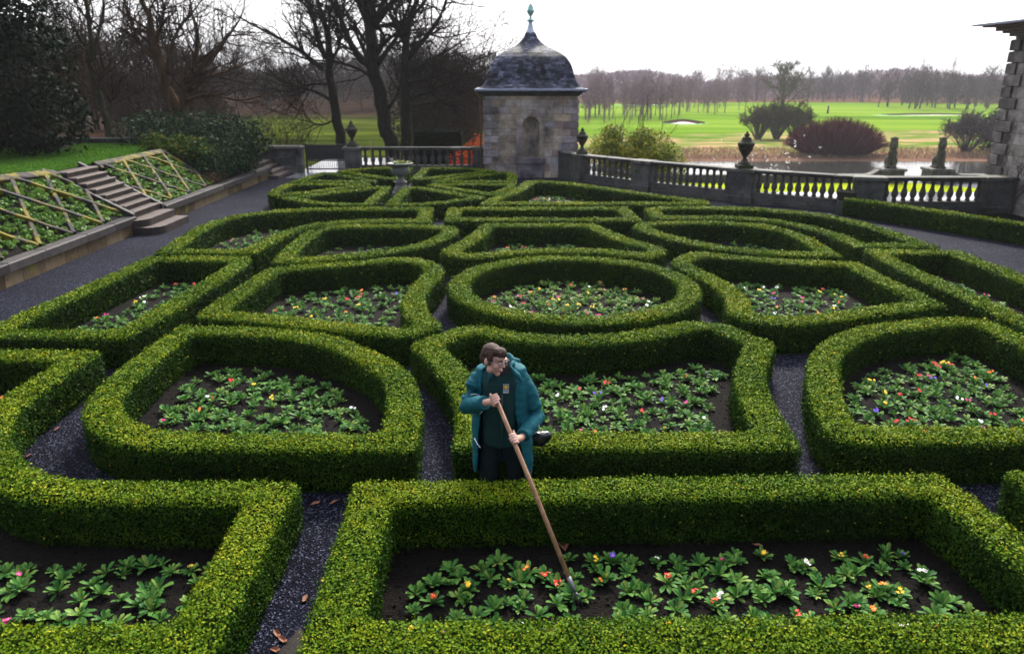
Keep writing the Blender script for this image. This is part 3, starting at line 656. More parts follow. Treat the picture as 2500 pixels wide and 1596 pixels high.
# low rubble wall, steps and iron gate at the far left end
gx0 = aty(742, 380, 28.9).x
mb = MB(); x = gx0-3.6; zt2 = .98
while x < gx0-.02:
    x2 = min(gx0, x+random.uniform(.4, .8)); 
    for r in range(3): mb.box(x+.004, x2-.004, 28.5, 28.9, r*.28, r*.28+.275, 0)
    x = x2
wl = mb.build('stone_wall', MT['balu'], label='low dark stone wall with a rounded coping beside the iron gate', cat='wall')
mb = MB(); mb.box(gx0-3.6, gx0+.04, 28.42, 28.98, .842, zt2, 0, .8, .05); mb.build('coping', MT['coping'], wl)
st = empty('stone_steps', (gx0-1.1, 27.2, 0), label='short flight of stone steps at the far end of the gravel walk', cat='steps')
for k in range(4):
    mb = MB(); mb.box(-1.3, .75-.24*k, -.55+.12*k, 1.2, .13*k+.001, .13*(k+1)-.005, 0, None, .02); mb.build('step', MT['step'], st)
gt = empty('iron_gate', (0, 0, 0), label='black wrought iron gate between the low wall and the urn pier', cat='gate')
gx1 = ux-.3; gy = 28.9; gh = 1.0
mb = MB()
for z in (.10, .42, gh-.05): mb.box(gx0+.08, gx1, gy-.02, gy+.02, z-.02, z+.02, 0, .5)
for x in (gx0+.1, gx1-.03): mb.box(x-.03, x+.03, gy-.031, gy+.031, 0, gh+.06, 0, .5)
mb.box(gx0+.12, gx1-.05, gy-.004, gy+.004, .45, gh-.06, 0); mb.build('frame', MT['iron'], gt)
nb = 20; mb = MB(); mb.tube([(0, 0, .05), (0, 0, gh-.02)], .012, 6); mb.lathe([(.02, gh-.03), (.022, gh), (.004, gh+.05)], 6); bme = mb.mesh('bar', MT['iron'])
for k in range(nb):
    o = link('bar', bme, gt); o.location = (gx0+.2+(gx1-gx0-.35)*k/(nb-1), gy+.0, 0)
a, b = aty(903, 345, 27.9), aty(911, 408, 27.9)
mb = MB(); mb.tube([(b.x, 27.85, 0), tuple((a+b)/2), (a.x-.01, 28.0, a.z+.02)], [.022, .02, .018], 6); mb.build('garden_stake', MT['stake'], label='thin brown wooden stake leaning against the far balustrade', cat='stake')
# planter urn in the middle of the wheel
wx, wy = -3.36, 22.75
pl = empty('planter_urn', (wx, wy, 0), label='wide stone planter urn on a pedestal at the centre of the wheel of hedges', cat='planter')
mb = MB(); mb.box(-.26, .26, -.26, .26, 0, .14, 0, .5, .02); mb.lathe([(.24, .14), (.235, .18), (.19, .26), (.15, .34), (.155, .38), (.19, .40), (.19, .43)], 20); mb.build('pedestal', MT['plantst'], pl)
mb = MB(); mb.lathe([(.16, .43), (.15, .46), (.09, .52), (.085, .55), (.11, .575), (.10, .59)], 20); mb.build('foot', MT['plantst'], pl)
mb = MB(); n = 48; pf = [(.10, .59), (.17, .61), (.245, .68), (.27, .76), (.255, .82), (.235, .84), (.25, .87), (.31, .925), (.385, .95), (.39, .975), (.35, .98), (.33, .955), (.0, .955)]
b0 = 0
for r, z in pf:
    for k in range(n):
        fl = 1+.03*math.cos(k*PI*2/3) if .6 < z < .8 else 1; mb.v.append((r*fl*math.cos(2*PI*k/n), r*fl*math.sin(2*PI*k/n), z))
for q in range(len(pf)-1):
    for k in range(n): j = (k+1) % n; mb.face((q*n+k, q*n+j, (q+1)*n+j, (q+1)*n+k), 0, .5, True)
mb.build('bowl', MT['plantst'], pl)
# square stone pot standing on the balustrade plinth
pp = atz(2062, 480, .33); mb = MB()
d = Vector(PR[4])-Vector(PR[3]); tq = .80; q = Vector(PR[3])+d*tq; a = math.atan2(d.y, d.x)
pot = empty('stone_trough', (q.x-.32*math.sin(-a)*-1*0+.0, q.y-.42, 0), a, label='square stone plant trough on a block in front of the long balustrade', cat='trough')
mb.lathe([(.16, .34), (.20, .52), (.225, .54), (.225, .585), (.19, .585), (.18, .55)], 4, 0, .5, Matrix.Rotation(0, 4, 'Z'), True, False); mb.build('trough_bowl', MT['urnst'], pot)
mb = MB(); mb.box(-.2, .2, -.2, .2, 0, .339, 0, .4, .02); mb.build('block', MT['balu'], pot)
# ------------------------------------------------------------------ house corner on the right
def house():
    X0, Y1, Z1 = 13.1, 20.8, 4.42
    t = empty('stone_house', (X0, Y1, 0), label='corner of a grey stone house with heavy quoins at the right edge', cat='house')
    def P(mb, name, mat):
        o = mb.build(name, mat, t); o.matrix_parent_inverse = Matrix.Translation((-X0, -Y1, 0)); return o
    ch = .29; mb = MB(); mb.box(X0+.03, X0+6, Y1-7, Y1-.03, 0, Z1, 1)
    for r in range(16):
        z0, z1 = r*ch, min((r+1)*ch, Z1); y = Y1-.02
        if z1-z0 < .05: continue
        while y > Y1-7:
            y2 = max(Y1-7, y-random.uniform(.45, .9)); mb.box(X0, X0+.032, y2+.005, y-.005, z0+.005, z1-.005, 0); y = y2
        x = X0+.04
        while x < X0+6: x2 = min(X0+6, x+random.uniform(.45, .9)); mb.box(x+.005, x2-.005, Y1-.032, Y1, z0+.005, z1-.005, 0); x = x2
    P(mb, 'wall', [MT['house'], MT['mortar']])
    for r in range(15):
        a, b = (.62, .34) if r % 2 else (.34, .62); mb = MB(); mb.box(X0-.055, X0+b, Y1-a, Y1+.055, r*ch+.012, (r+1)*ch-.012, 0, None, .025); P(mb, 'quoin', MT['hquoin'])
    mb = MB()
    for e, z0, z1 in ((.10, 4.42, 4.50), (.22, 4.50, 4.56), (.34, 4.56, 4.66), (.56, 4.66, 4.70)): mb.box(X0-e, X0+6, Y1-7, Y1+e, z0, z1-.002, 0, .3)
    P(mb, 'cornice', MT['cornice'])
    mb = MB(); b0 = 0; mb.v += [(X0-.75, Y1+.75, 4.70), (X0-.75, Y1-7, 4.70), (X0+3, Y1-7, 5.9), (X0+3, Y1-2.5, 5.9), (X0+6, Y1+.75, 4.70), (X0+6, Y1-2.5, 5.9), (X0-.75, Y1+.75, 4.745), (X0-.75, Y1-7, 4.745)]
    mb.face((6, 3, 2, 7)); mb.face((6, 4, 5, 3)); mb.face((0, 6, 7, 1)); mb.face((0, 4, 6)); mb.box(X0-.74, X0+6, Y1-7, Y1+.74, 4.701, 4.74, 0, .5); P(mb, 'roof', MT['lead'])
MT['house'] = stonemat('house_stone', [(0, (.22, .205, .19)), (.5, (.31, .29, .275)), (1, (.40, .375, .35))], 3.5, 0, soot=.7)
MT['hquoin'] = stonemat('house_quoin', [(0, (.08, .077, .074)), (.6, (.15, .143, .137)), (1, (.30, .28, .26))], 3.5, 0, soot=1.2)
MT['cornice'] = stonemat('cornice_stone', [(0, (.13, .12, .12)), (1, (.2, .19, .18))], 4, 0)
house()
mb = MB(); stems = []
for k in range(7):
    y = 19.55; z = -.02; pts = []; yy = y; dr = -.10+.033*k
    for q in range(12):
        pts.append((13.02+.012*math.sin(q+k), yy, z)); z += random.uniform(.06, .2); yy += random.uniform(-.09, .09)+dr
    mb.tube(pts, [max(.006, .032-.0024*q) for q in range(12)], 6); stems += pts[2:]
for k in range(30):
    p = random.choice(stems); y, z = p[1], p[2]; pts = [(13.02, y, z)]; a = random.uniform(-2, 2)
    for q in range(7): a += random.uniform(-.7, .7); y += .09*math.cos(a); z += .1*abs(math.sin(a)); pts.append((13.03-.02*random.random(), y, z))
    mb.tube(pts, .007, 4)
mb.build('climbing_plant', MT['twiggrey'], label='bare wisteria stems climbing the grey house wall at the right edge', cat='climber')
# ------------------------------------------------------------------ left bank: kerb wall, lattice, stairs, lawn
XW, XT = -8.62, -10.28
def ztop(y): return 1.35+max(0, 17.3-y)*.06
kw = empty('kerb_wall', (0, 0, 0), label='long low stone kerb wall between the gravel walk and the planted bank', cat='wall')
mb = MB()
for (ya, yb) in ((3, 16.95), (18.5, 27.0)):
    y = ya
    while y < yb-.01:
        y2 = min(yb, y+random.uniform(.35, .8)); mb.box(XW-.2, XW, y+.006, y2-.006, 0, .24, 0, None, .012); y = y2
mb.build('masonry', MT['wallstone'], kw)
mb = MB()
for (ya, yb) in ((3, 16.95), (18.5, 22.4), (22.42, 27.05)):
    y = ya
    while y < yb-.01:
        y2 = min(yb, y+random.uniform(1.0, 1.7)); mb.box(XW-.24, XW+.04, y+.003, y2-.003, .242, .40, 0, None, .02); y = y2
mb.build('coping', MT['coping'], kw)
# sloping soil of the bank, lawn above
ysb = np.linspace(3, 27.2, 60); V = []
for y in ysb: V += [(XW-.2, y, .36), (XT-.02, y, ztop(y)-.03), (XT-.5, y, ztop(y)-.03)]
F = []
for k in range(59): F += [(3*k, 3*k+3, 3*k+4, 3*k+1), (3*k+1, 3*k+4, 3*k+5, 3*k+2)]
link('bank', arrays('bank', V, [(np.array(F), 0, None, True)], [MT['soil']]), kind='structure')
def lawnmat():
    m, nt, b, _ = nodes('lawn_grass'); v = coords(nt)
    c = ramp(nt, ntex(nt, v, .8, 6), [(.3, (.022, .062, .006)), (.7, (.045, .11, .012))])
    c = mixc(nt, 1., c, ramp(nt, ntex(nt, v, 30, 4), [(.3, (.75, .75, .75)), (.7, (1.2, 1.2, 1.1))]), 'MULTIPLY')
    nt.links.new(c, b.inputs['Base Color']); b.inputs['Roughness'].default_value = 1; b.inputs['Specular IOR Level'].default_value = 0
    bump(nt, b, ntex(nt, v, 60, 4), .8, .03); return m
MT['lawn'] = lawnmat()
V = []; ysl = np.linspace(8, 25.2, 24)
for y in ysl: V += [(XT-.30, y, ztop(y)), (-16, y, ztop(y)+.02), (-32, y, ztop(y)+.15)]
F = []
for k in range(23): F += [(3*k, 3*k+3, 3*k+4, 3*k+1), (3*k+1, 3*k+4, 3*k+5, 3*k+2)]
link('lawn', arrays('lawn', V, [(np.array(F), 0, None, True)], [MT['lawn']]), kind='structure')
# grass blades along the lawn
c = 60000; P = np.stack([rng.uniform(-20, XT-.32, c), rng.uniform(13, 25, c), np.zeros(c)], 1); P[:, 2] = 1.35+np.maximum(0, 17.3-P[:, 1])*.06+.02
LV, LF = leaves(P, np.stack([rng.normal(size=c), rng.normal(size=c), np.zeros(c)], 1), np.full(c, .04), .25, .3)
link('grass', arrays('grass', LV, [(LF, 0, rng.random(c), False)], [leafmat('grass_blades', [(0, (.018, .055, .006)), (1, (.060, .13, .016))], .6, .3)]), kind='stuff', label='short green grass of the upper lawn', cat='grass')
lt = empty('stone_lattice', (0, 0, 0), label='moss covered stone lattice dividing the sloping bank into diamonds', cat='lattice')
def bankpt(y, q, dz=.035): return Vector((XW-.2+(XT-XW+.2)*q, y, .36+(ztop(y)-.36)*q+dz))
def strip(ya, qa, yb, qb, w=.10, name='lattice_strip'):
    if abs(ya-yb) < .01 and abs(qa-qb) < .01: return
    A, B = bankpt(ya, qa), bankpt(yb, qb); d = (B-A).normalized(); up = Vector((.48, 0, .88)); s = d.cross(up).normalized(); up = s.cross(d)
    n = max(3, int((B-A).length/.10)); mb = MB(); b0 = 0
    for k in range(n+1):
        p = A+(B-A)*k/n
        ww = w/2*(1+.10*noise.noise(p*5)); hh = .05+.022*noise.noise(p*4+Vector((3, 1, 2)))
        for a_, c_ in ((-1, -.06), (-1, hh*.6), (-.7, hh), (.7, hh), (1, hh*.6), (1, -.06)): mb.v.append(tuple(p+s*ww*a_+up*c_))
    for k in range(n):
        for j in range(5): mb.face((k*6+j, k*6+j+1, k*6+7+j, k*6+6+j), 0, .5, False)
    tt = random.random()
    mb.t = [tt]*len(mb.t); mb.build(name, MT['lattice'], lt)
for (ya, yb) in ((9.2, 16.95), (18.62, 22.3)):
    strip(ya, .97, yb, .97, .2, 'top_strip')
step_ = 1.14; slope = 1.75
for (ya, yb) in ((9.2, 16.95), (18.62, 22.3)):
    for sgn in (1, -1):
        k = ya-slope*2
        k = ya-math.fmod(ya, step_)-2*step_
        while k < yb+2*step_:
            # line from (k,0) to (k+sgn*slope,1) clipped to [ya,yb]
            y0, y1 = k, k+sgn*slope; q0, q1 = 0.02, .93
            def yq(q): return y0+(y1-y0)*q
            lo, hi = q0, q1
            if sgn > 0: lo = max(lo, (ya-y0)/(y1-y0)); hi = min(hi, (yb-y0)/(y1-y0))
            else: lo = max(lo, (yb-y0)/(y1-y0)); hi = min(hi, (ya-y0)/(y1-y0))
            if hi-lo > .06: strip(yq(lo), lo, yq(hi), hi)
            k += step_
strip(22.32, .02, 22.32, .97, .1)
# plants that fill the cells
c = 1500; yy = np.concatenate([rng.uniform(10, 16.9, 1000), rng.uniform(18.7, 22.25, 500)]); q = rng.uniform(.03, .93, c); zt_ = 1.35+np.maximum(0, 17.3-yy)*.06
CP = np.stack([XW-.2+(XT-XW+.2)*q, yy, .36+(zt_-.36)*q], 1)
n = 26; P = np.repeat(CP, n, 0); dirs = rng.normal(size=(len(P), 3)); dirs[:, 2] = np.abs(dirs[:, 2]); dirs /= np.linalg.norm(dirs, axis=1)[:, None]
sz = np.repeat(.045+.035*rng.random(c), n); P = P+dirs*sz[:, None]*np.array([1, 1, .8])
LV, LF = leaves(P, dirs, sz*.85, .75, .4)
ti = np.clip(np.repeat(rng.random(c)*.6+.2*fbm(CP, 1.2), n)+.35*rng.random(len(P)), 0, 1)
link('ground_cover', arrays('ground_cover', LV, [(LF, 0, ti, False)], [MT['cover']]), kind='stuff', label='low bright green cushions of planting in the lattice on the bank', cat='ground cover')
ss = empty('stone_stairs', (0, 0, 0), label='straight stone stairs climbing the bank between two sloping kerbs', cat='stairs')
ns = 8; rise = (1.37-.36)/ns; go = (abs(XT-(XW-.1)))/ns
for k in range(ns):
    x1 = XW-.1-go*k; mb = MB(); mb.box(XT-.35, x1+.03, 17.06, 18.38, .36+rise*k-.06*(k == 0)+.0, .36+rise*(k+1)-.035, 0, .2); mb.box(x1-go-.02, x1+.05, 17.06, 18.38, .36+rise*(k+1)-.034, .36+rise*(k+1), 0, .7+.3*random.random(), .01); mb.build('step', MT['step'], ss)
for k, (ex, h0, h1) in enumerate(((.62, 0, .17), (.30, .172, .33))):
    mb = MB(); n = 8; base = [(XW-.3, 16.85-.1), (XW+ex-.35, 16.75)]+[(XW+ex-.35+.35*math.sin(PI/2*q/n), 17.1-.35*math.cos(PI/2*q/n)) for q in range(1, n+1)]+[(XW+ex, 18.35), (XW-.3, 18.45)]
    for z in (h0, h1): mb.v += [(x, y, z) for x, y in base]
    m_ = len(base)
    for q in range(m_): j = (q+1) % m_; mb.face((q, j, m_+j, m_+q), 0, .2)
    mb.face([m_+q for q in range(m_)], 0, .9); mb.build('rounded_step', MT['step'], ss)
for y in (16.93, 18.40):
    mb = MB(); A, B = Vector((XW-.02, y, .45)), Vector((XT-.25, y, 1.46)); b0 = 0
    for p in (A, B):
        for dy, dz in ((0, -.5), (.11, -.5), (.11, 0), (0, 0)): mb.v.append((p.x, p.y+dy, p.z+dz))
    for k in range(4): j = (k+1) % 4; mb.face((k, j, 4+j, 4+k), 0, .3)
    mb.face((3, 2, 1, 0)); mb.face((4, 5, 6, 7)); mb.build('side_kerb', MT['coping'], ss)
mb = MB(); mb.box(-22, -9.8, 25.2, 25.5, 1.2, 1.52, 0, .3, .03); mb.build('edging_wall', MT['balu'], label='low dark edging wall along the back of the upper lawn', cat='wall')
p = atz(75, 360, 1.4); mb = MB(); mb.box(p.x-1.0, p.x+.9, p.y, p.y+.6, 1.35, 1.72, 0, .5, .06); mb.build('stone_bench', MT['urnst'], label='mossy stone block bench on the lawn under the dark evergreen', cat='bench')
# ------------------------------------------------------------------ lower terrace wall and lions
LY = 53.0
lw = empty('terrace_wall', (0, 0, 0), label='lower terrace wall by the river with two square gate piers', cat='wall')
def X_at(px_, Y, z):
    return (px_-CX)/FP*(Y*CT-(z-HC)*ST)
zl = -3.02; xa, xb, xc_, xd = X_at(2145, LY, zl), X_at(2196, LY, zl), X_at(2262, LY, zl), X_at(2312, LY, zl)
mb = MB(); mb.box(4, xa-.9, LY-.25, LY+.25, -3.7, zl-.1, 0, .3); mb.box(4, xa-.9, LY-.35, LY+.35, zl-.098, zl, 0, .6, .03)
mb.box(xd+.9, 60, LY-.25, LY+.25, -3.7, zl-.1, 0, .3); mb.box(xd+.9, 60, LY-.35, LY+.35, zl-.098, zl, 0, .6, .03)
for x0, x1 in ((xa-.9, xa), (xd+.9, xd)):
    b = len(mb.v); n = 6
    for k in range(n+1):
        q = k/n; z = zl+.45*(1-math.cos(q*PI/2)); x = x0+(x1-x0)*q
        mb.v += [(x, LY-.35, -3.7), (x, LY-.35, z), (x, LY+.35, z), (x, LY+.35, -3.7)]
    for k in range(n):
        for j in range(3): mb.face((b+4*k+j, b+4*k+4+j, b+4*k+5+j, b+4*k+1+j), 0, .5)
mb.build('wall_run', MT['balu'], lw)
for x0, x1 in ((xa, xb), (xc_, xd)):
    mb = MB(); mb.box(x0, x1, LY-.7, LY+.7, -3.7, -2.75, 0, .4, .03); mb.box(x0-.1, x1+.1, LY-.8, LY+.8, -2.748, -2.58, 0, .6, .04); mb.build('gate_pier', MT['balu'], lw)
def remesh(mb, vox, smooth=6, name='m', it=.6):
    me = mb.mesh(name, []); o = D.objects.new('tmp', me); COL.objects.link(o)
    r = o.modifiers.new('r', 'REMESH'); r.mode = 'VOXEL'; r.voxel_size = vox; r.use_smooth_shade = True
    if smooth: s = o.modifiers.new('s', 'SMOOTH'); s.iterations = smooth; s.factor = it
    dg = bpy.context.evaluated_depsgraph_get(); m2 = D.meshes.new_from_object(o.evaluated_get(dg)); D.objects.remove(o); m2.name = name
    for a in list(m2.attributes):
        if a.name == 'tint': m2.attributes.remove(a)
    return m2
mb = MB()
mb.ball((0, .1, .45), (.42, .55, .5)); mb.ball((0, -.12, .85), (.36, .36, .55)); mb.ball((0, -.2, 1.42), (.40, .36, .42)); mb.ball((0, -.52, 1.40), (.2, .2, .2)); mb.ball((0, -.18, 1.72), (.3, .26, .2))
for sx in (-1, 1):
    mb.tube([(sx*.24, -.28, 1.0), (sx*.25, -.42, .5), (sx*.25, -.46, .08)], [.17, .13, .12], 10); mb.ball((sx*.25, -.56, .08), (.15, .22, .1)); mb.ball((sx*.36, .15, .35), (.22, .38, .34)); mb.ball((sx*.38, -.25, .1), (.13, .3, .12)); mb.ball((sx*.27, -.1, 1.78), .1)
mb.tube([(0, .55, .2), (.1, .75, .35), (.12, .8, .6), (.05, .78, .75)], [.07, .06, .06, .1], 8); mb.box(-.5, .5, -.75, .75, -.06, .06, 0, .5)
lion_me = remesh(mb, .045, 4, 'stone_lion'); lion_me.materials.append(MT['urnst'])
for x, lab in (((xa+xb)/2, 'weathered stone lion seated on the left gate pier by the river'), ((xc_+xd)/2, 'weathered stone lion seated on the right gate pier by the river')):
    o = link('stone_lion', lion_me, label=lab, cat='statue', group='stone lions on the river gate piers'); o.location = (x, LY, -2.52); o.rotation_euler[2] = random.uniform(-.6, -.2); o.scale = (.74, .74, 1.08)
p = aty(1946*1.0382, 268*1.0382, 175); zg = float(height(np.array([p.x]), np.array([p.y]))[0])
mb = MB(); mb.tube([(p.x, p.y, zg-.1), (p.x, p.y, zg+1.3)], [.25, .2], 8); mb.ball((p.x, p.y, zg+1.45), .24); mb.build('marker_post', MT['iron'], label='small dark marker post far out on the bright grass', cat='post')
print('structures done')
# ------------------------------------------------------------------ trees and shrubs
def twigmesh(segs):
    """segs: list of (pts (k,3), r0, r1) -> vectorised 3-sided tubes"""
    by = {}
    for p, r0, r1 in segs: by.setdefault(len(p), []).append((p, r0, r1))
    VV, FF, off = [], [], 0
    for k, L in by.items():
        P = np.array([l[0] for l in L]); n = len(L); r = np.linspace(0, 1, k)[None]*(np.array([l[2] for l in L])-np.array([l[1] for l in L]))[:, None]+np.array([l[1] for l in L])[:, None]
        d = P[:, -1]-P[:, 0]; a = rng.normal(size=(n, 3)); u = np.cross(d, a); u /= np.linalg.norm(u, axis=1)[:, None]+1e-9; w = np.cross(d, u); w /= np.linalg.norm(w, axis=1)[:, None]+1e-9
        ang = np.arange(3)*2*PI/3
        ring = P[:, :, None, :]+r[:, :, None, None]*(np.cos(ang)[None, None, :, None]*u[:, None, None, :]+np.sin(ang)[None, None, :, None]*w[:, None, None, :])
        VV.append(ring.reshape(-1, 3)); base = off+np.arange(n)[:, None, None]*(k*3)+np.arange(k-1)[None, :, None]*3
        j = np.arange(3)[None, None]; jn = (j+1) % 3
        FF.append(np.stack([base+j, base+jn, base+3+jn, base+3+j], -1).reshape(-1, 4)); off += n*k*3
    return np.concatenate(VV), np.concatenate(FF)
def vrand(): return np.array([random.gauss(0, 1) for _ in range(3)])
def unit(v): return v/(np.linalg.norm(v)+1e-9)
def branch(segs, p, d, L, r, lev, kids, up=.25, wig=.22, spread=(35, 65)):
    k = 5 if lev > 1 else 4; pts = [p]; dd = unit(d)
    for i in range(k-1):
        dd = unit(dd+vrand()*wig+np.array([0, 0, up*.4])); pts.append(pts[-1]+dd*L/(k-1))
    segs.append((np.array(pts), r, r*.45 if lev else r*.3))
    if lev <= 0: return
    n = kids[lev-1]
    for i in range(n):
        t = (i+.6*random.random()+.4)/n*.85+.15; q = min(k-2, int(t*(k-1))); f = t*(k-1)-q
        pos = pts[q]*(1-f)+pts[q+1]*f; tg = unit(pts[q+1]-pts[q])
        ax = unit(np.cross(tg, vrand())); an = math.radians(random.uniform(*spread))
        nd = tg*math.cos(an)+np.cross(ax, tg)*math.sin(an)
        branch(segs, pos, nd, L*random.uniform(.42, .72)*(1-.35*t), r*.5*(1-.3*t), lev-1, kids, up, wig, spread)
def limbtree(name, label, limbs, Y, bark, twig, kids=(4, 5, 6), L=1.0, group=None, cat='tree', lev=3, depth=1.2, twr=1.0, base=None, up=.25, sub=9):
    """limbs: (list of (px, py) on plane Y, r0, r1): drawn trunk and main limbs, with finer boughs grown along them"""
    mb = MB(); segs = []
    p0 = aty(*limbs[0][0][0], Y); loc = Vector((p0.x, p0.y, p0.z if base is None else base))
    for li, (pp, r0, r1) in enumerate(limbs):
        n = len(pp); bend = random.uniform(-1, 1)*depth*(0 if li == 0 else 1)
        P = [aty(x, y, Y)+Vector((0, bend*(i/(n-1))**1.2, 0)) for i, (x, y) in enumerate(pp)]
        if li == 0 and base is not None: P = [Vector((P[0].x, P[0].y, base))]+P
        n = len(P); Q = []; 
        for i in range(n-1):
            a, b, c, d = P[max(0, i-1)], P[i], P[i+1], P[min(n-1, i+2)]
            for q in range(4):
                t = q/4; Q.append(.5*((2*b)+(c-a)*t+(2*a-5*b+4*c-d)*t*t+(3*b-a-3*c+d)*t**3))
        Q.append(P[-1]); m = len(Q); R = [r0+(r1-r0)*(i/(m-1))**.8 for i in range(m)]
        if li == 0: R[0] *= 1.35; R[1] *= 1.12
        Q = [q+Vector((noise.noise(q*1.7), noise.noise(q*1.7+Vector((9, 0, 0))), 0))*R[i]*.5 for i, q in enumerate(Q)]
        mb.tube([q-loc for q in Q], R, 8)
        ln = sum((Q[i+1]-Q[i]).length for i in range(m-1))
        for s in range(int(sub*(.5 if li == 0 else 1))):
            t = random.uniform(.45 if li == 0 else .2, 1); i = min(m-2, int(t*(m-1))); pos = np.array(Q[i]-loc); tg = unit(np.array(Q[i+1]-Q[i]))
            an = math.radians(random.uniform(30, 65)); ax = unit(np.cross(tg, vrand())); nd = tg*math.cos(an)+np.cross(ax, tg)*math.sin(an)
            branch(segs, pos, nd, L*random.uniform(.7, 1.5), R[i]*.42+.008, lev-1, kids, up)
        branch(segs, np.array(Q[-1]-loc), np.array(Q[-1]-Q[-2]), L*1.3, R[-1], lev-1, kids, up)
    t = empty(name, loc, label=label, cat=cat, group=group)
    mb.build('trunk', bark, t)
    segs = [(p, max(a*twr, .006), max(b*twr, .004)) for p, a, b in segs]
    V, F = twigmesh(segs); link('crown', arrays('crown', V, [(F, 0, None, True)], [twig]), t)
    return t
def z2(pts): return [(600+x/2.955, y/2.955) for x, y in pts]
def z1(pts): return [(x/2.196, y/2.196) for x, y in pts]
limbtree('bare_tree', 'largest bare tree behind the far balustrade, its thick trunk forking high up', [
    (z2([(1045,1060),(1000,850),(960,650),(930,480),(912,350),(900,250),(888,180)]), .37, .24),
    (z2([(888,185),(845,60),(800,-60),(760,-200)]), .20, .08), (z2([(925,195),(935,100),(918,-30),(930,-180)]), .17, .07), (z2([(930,200),(1010,90),(1080,10),(1180,-90)]), .12, .05),
    (z2([(905,470),(820,420),(750,310),(690,170),(650,60),(610,-80)]), .20, .07), (z2([(955,460),(1030,360),(1090,285),(1140,180),(1200,40)]), .14, .05),
    (z2([(920,560),(820,500),(690,455),(560,440)]), .09, .03), (z2([(1030,780),(1090,690),(1120,610),(1160,540)]), .10, .04)], 35, MT['bark'], MT['twig'], (5, 7, 6), 1.9, base=-1.1, sub=13)
limbtree('bare_tree', 'upright bare tree beside the gate urn, left of the thick forked tree', [
    (z2([(690,1060),(660,870),(632,700),(610,550),(600,400),(588,250),(560,150),(530,60),(510,-60)]), .30, .08),
    (z2([(565,500),(480,440),(400,370),(250,280),(100,200),(-30,130)]), .15, .03), (z2([(575,420),(525,300),(480,150),(430,20),(380,-80)]), .14, .04), (z2([(622,430),(665,340),(680,200),(690,60)]), .09, .03),
    (z2([(610,720),(500,660),(350,620),(190,550)]), .10, .03), (z2([(605,610),(470,610),(330,660),(230,640)]), .07, .02), (z2([(640,860),(560,900),(470,880),(400,860)]), .05, .02), (z2([(588,270),(600,130),(598,0),(600,-120)]), .09, .03)], 36.5, MT['bark'], MT['twig'], (5, 7, 6), 1.8, base=-1.1, sub=13)
limbtree('bare_tree', 'bare tree with low sweeping branches reaching towards the pavilion roof', [
    (z2([(1155,1060),(1152,800),(1150,600),(1150,400),(1155,290),(1185,150),(1235,0),(1260,-120)]), .31, .07),
    (z2([(1160,320),(1105,210),(1060,110),(1030,-20)]), .12, .04), (z2([(1165,420),(1290,280),(1390,150),(1440,20),(1470,-80)]), .13, .04), (z2([(1160,520),(1320,430),(1500,330),(1590,250)]), .09, .02),
    (z2([(1165,600),(1350,560),(1550,480),(1770,395)]), .09, .02), (z2([(1165,720),(1380,640),(1580,560),(1740,500)]), .08, .02), (z2([(1160,760),(1350,740),(1550,680),(1700,600)]), .07, .02), (z2([(1160,560),(1280,470),(1420,430),(1600,380)]), .07, .02)], 34, MT['bark'], MT['twig'], (5, 7, 6), 1.5, base=-1.1, up=.15, sub=13)
limbtree('bare_tree', 'spreading bare tree with a warm orange brown trunk behind the rhododendrons', [
    (z1([(972,690),(940,570),(890,470),(855,330),(820,190),(800,100),(765,20),(740,-60)]), .30, .07),
    (z1([(990,660),(985,560),(990,450),(1030,330),(1040,200),(1010,80)]), .20, .05), (z1([(860,350),(770,250),(720,120),(690,20)]), .10, .03), (z1([(900,400),(905,270),(930,150),(1000,40)]), .12, .03),
    (z1([(1010,420),(1110,350),(1230,230),(1330,120)]), .11, .03), (z1([(995,540),(1110,510),(1260,540),(1400,500)]), .08, .02), (z1([(835,240),(900,120),(940,20)]), .09, .03), (z1([(985,480),(1100,420),(1250,380),(1400,330)]), .08, .02)], 30, MT['barkwarm'], MT['twigbrown'], (4, 6, 6), 1.35, base=.3, sub=14)
limbtree('bare_tree', 'slim grey bare tree standing at the back of the lawn beside the dark evergreen', [
    (z1([(590,780),(575,650),(530,500),(490,350),(488,200),(470,80),(460,-30)]), .18, .05),
    (z1([(500,330),(540,180),(580,60),(600,-20)]), .08, .02), (z1([(490,300),(430,180),(400,60)]), .06, .02), (z1([(560,600),(610,540),(600,480),(640,400),(700,260)]), .06, .02), (z1([(545,560),(500,470),(420,360),(370,250)]), .05, .015), (z1([(520,450),(620,300),(690,190)]), .06, .02)], 26.5, MT['barkgreen'], MT['twigbrown'], (4, 6, 6), 1.05, base=1.1, sub=14)
def saplings():
    for i, (x, y, Y, h, lab) in enumerate(((600, 345, 32, 2.6, 'leftmost bare sapling clump in the pasture behind the low wall'), (640, 345, 35, 2.2, 'thin bare sapling clump in the pasture near the wall coping'), (690, 345, 33, 2.8, 'bare sapling clump in the pasture straight behind the iron gate'), (545, 340, 31, 2.4, 'bare sapling clump rising above the rhododendrons'))):
        p = aty(x*1.0382, y*1.0382, Y); segs = []
        for k in range(9):
            d = np.array([random.uniform(-.35, .35), random.uniform(-.3, .3), 1]); branch(segs, np.array([random.uniform(-.2, .2), random.uniform(-.2, .2), 0]), d, h*random.uniform(.6, 1), .018, 2, (4, 5), .2, .10, (20, 40))
        V, F = twigmesh([(q, max(a, .006), max(b, .004)) for q, a, b in segs]); o = link('sapling', arrays('sapling', V, [(F, 0, None, True)], [MT['twigbrown']]), label=lab, cat='sapling'); o.location = (p.x, Y, -1.0 if i != 3 else -.2)
saplings()
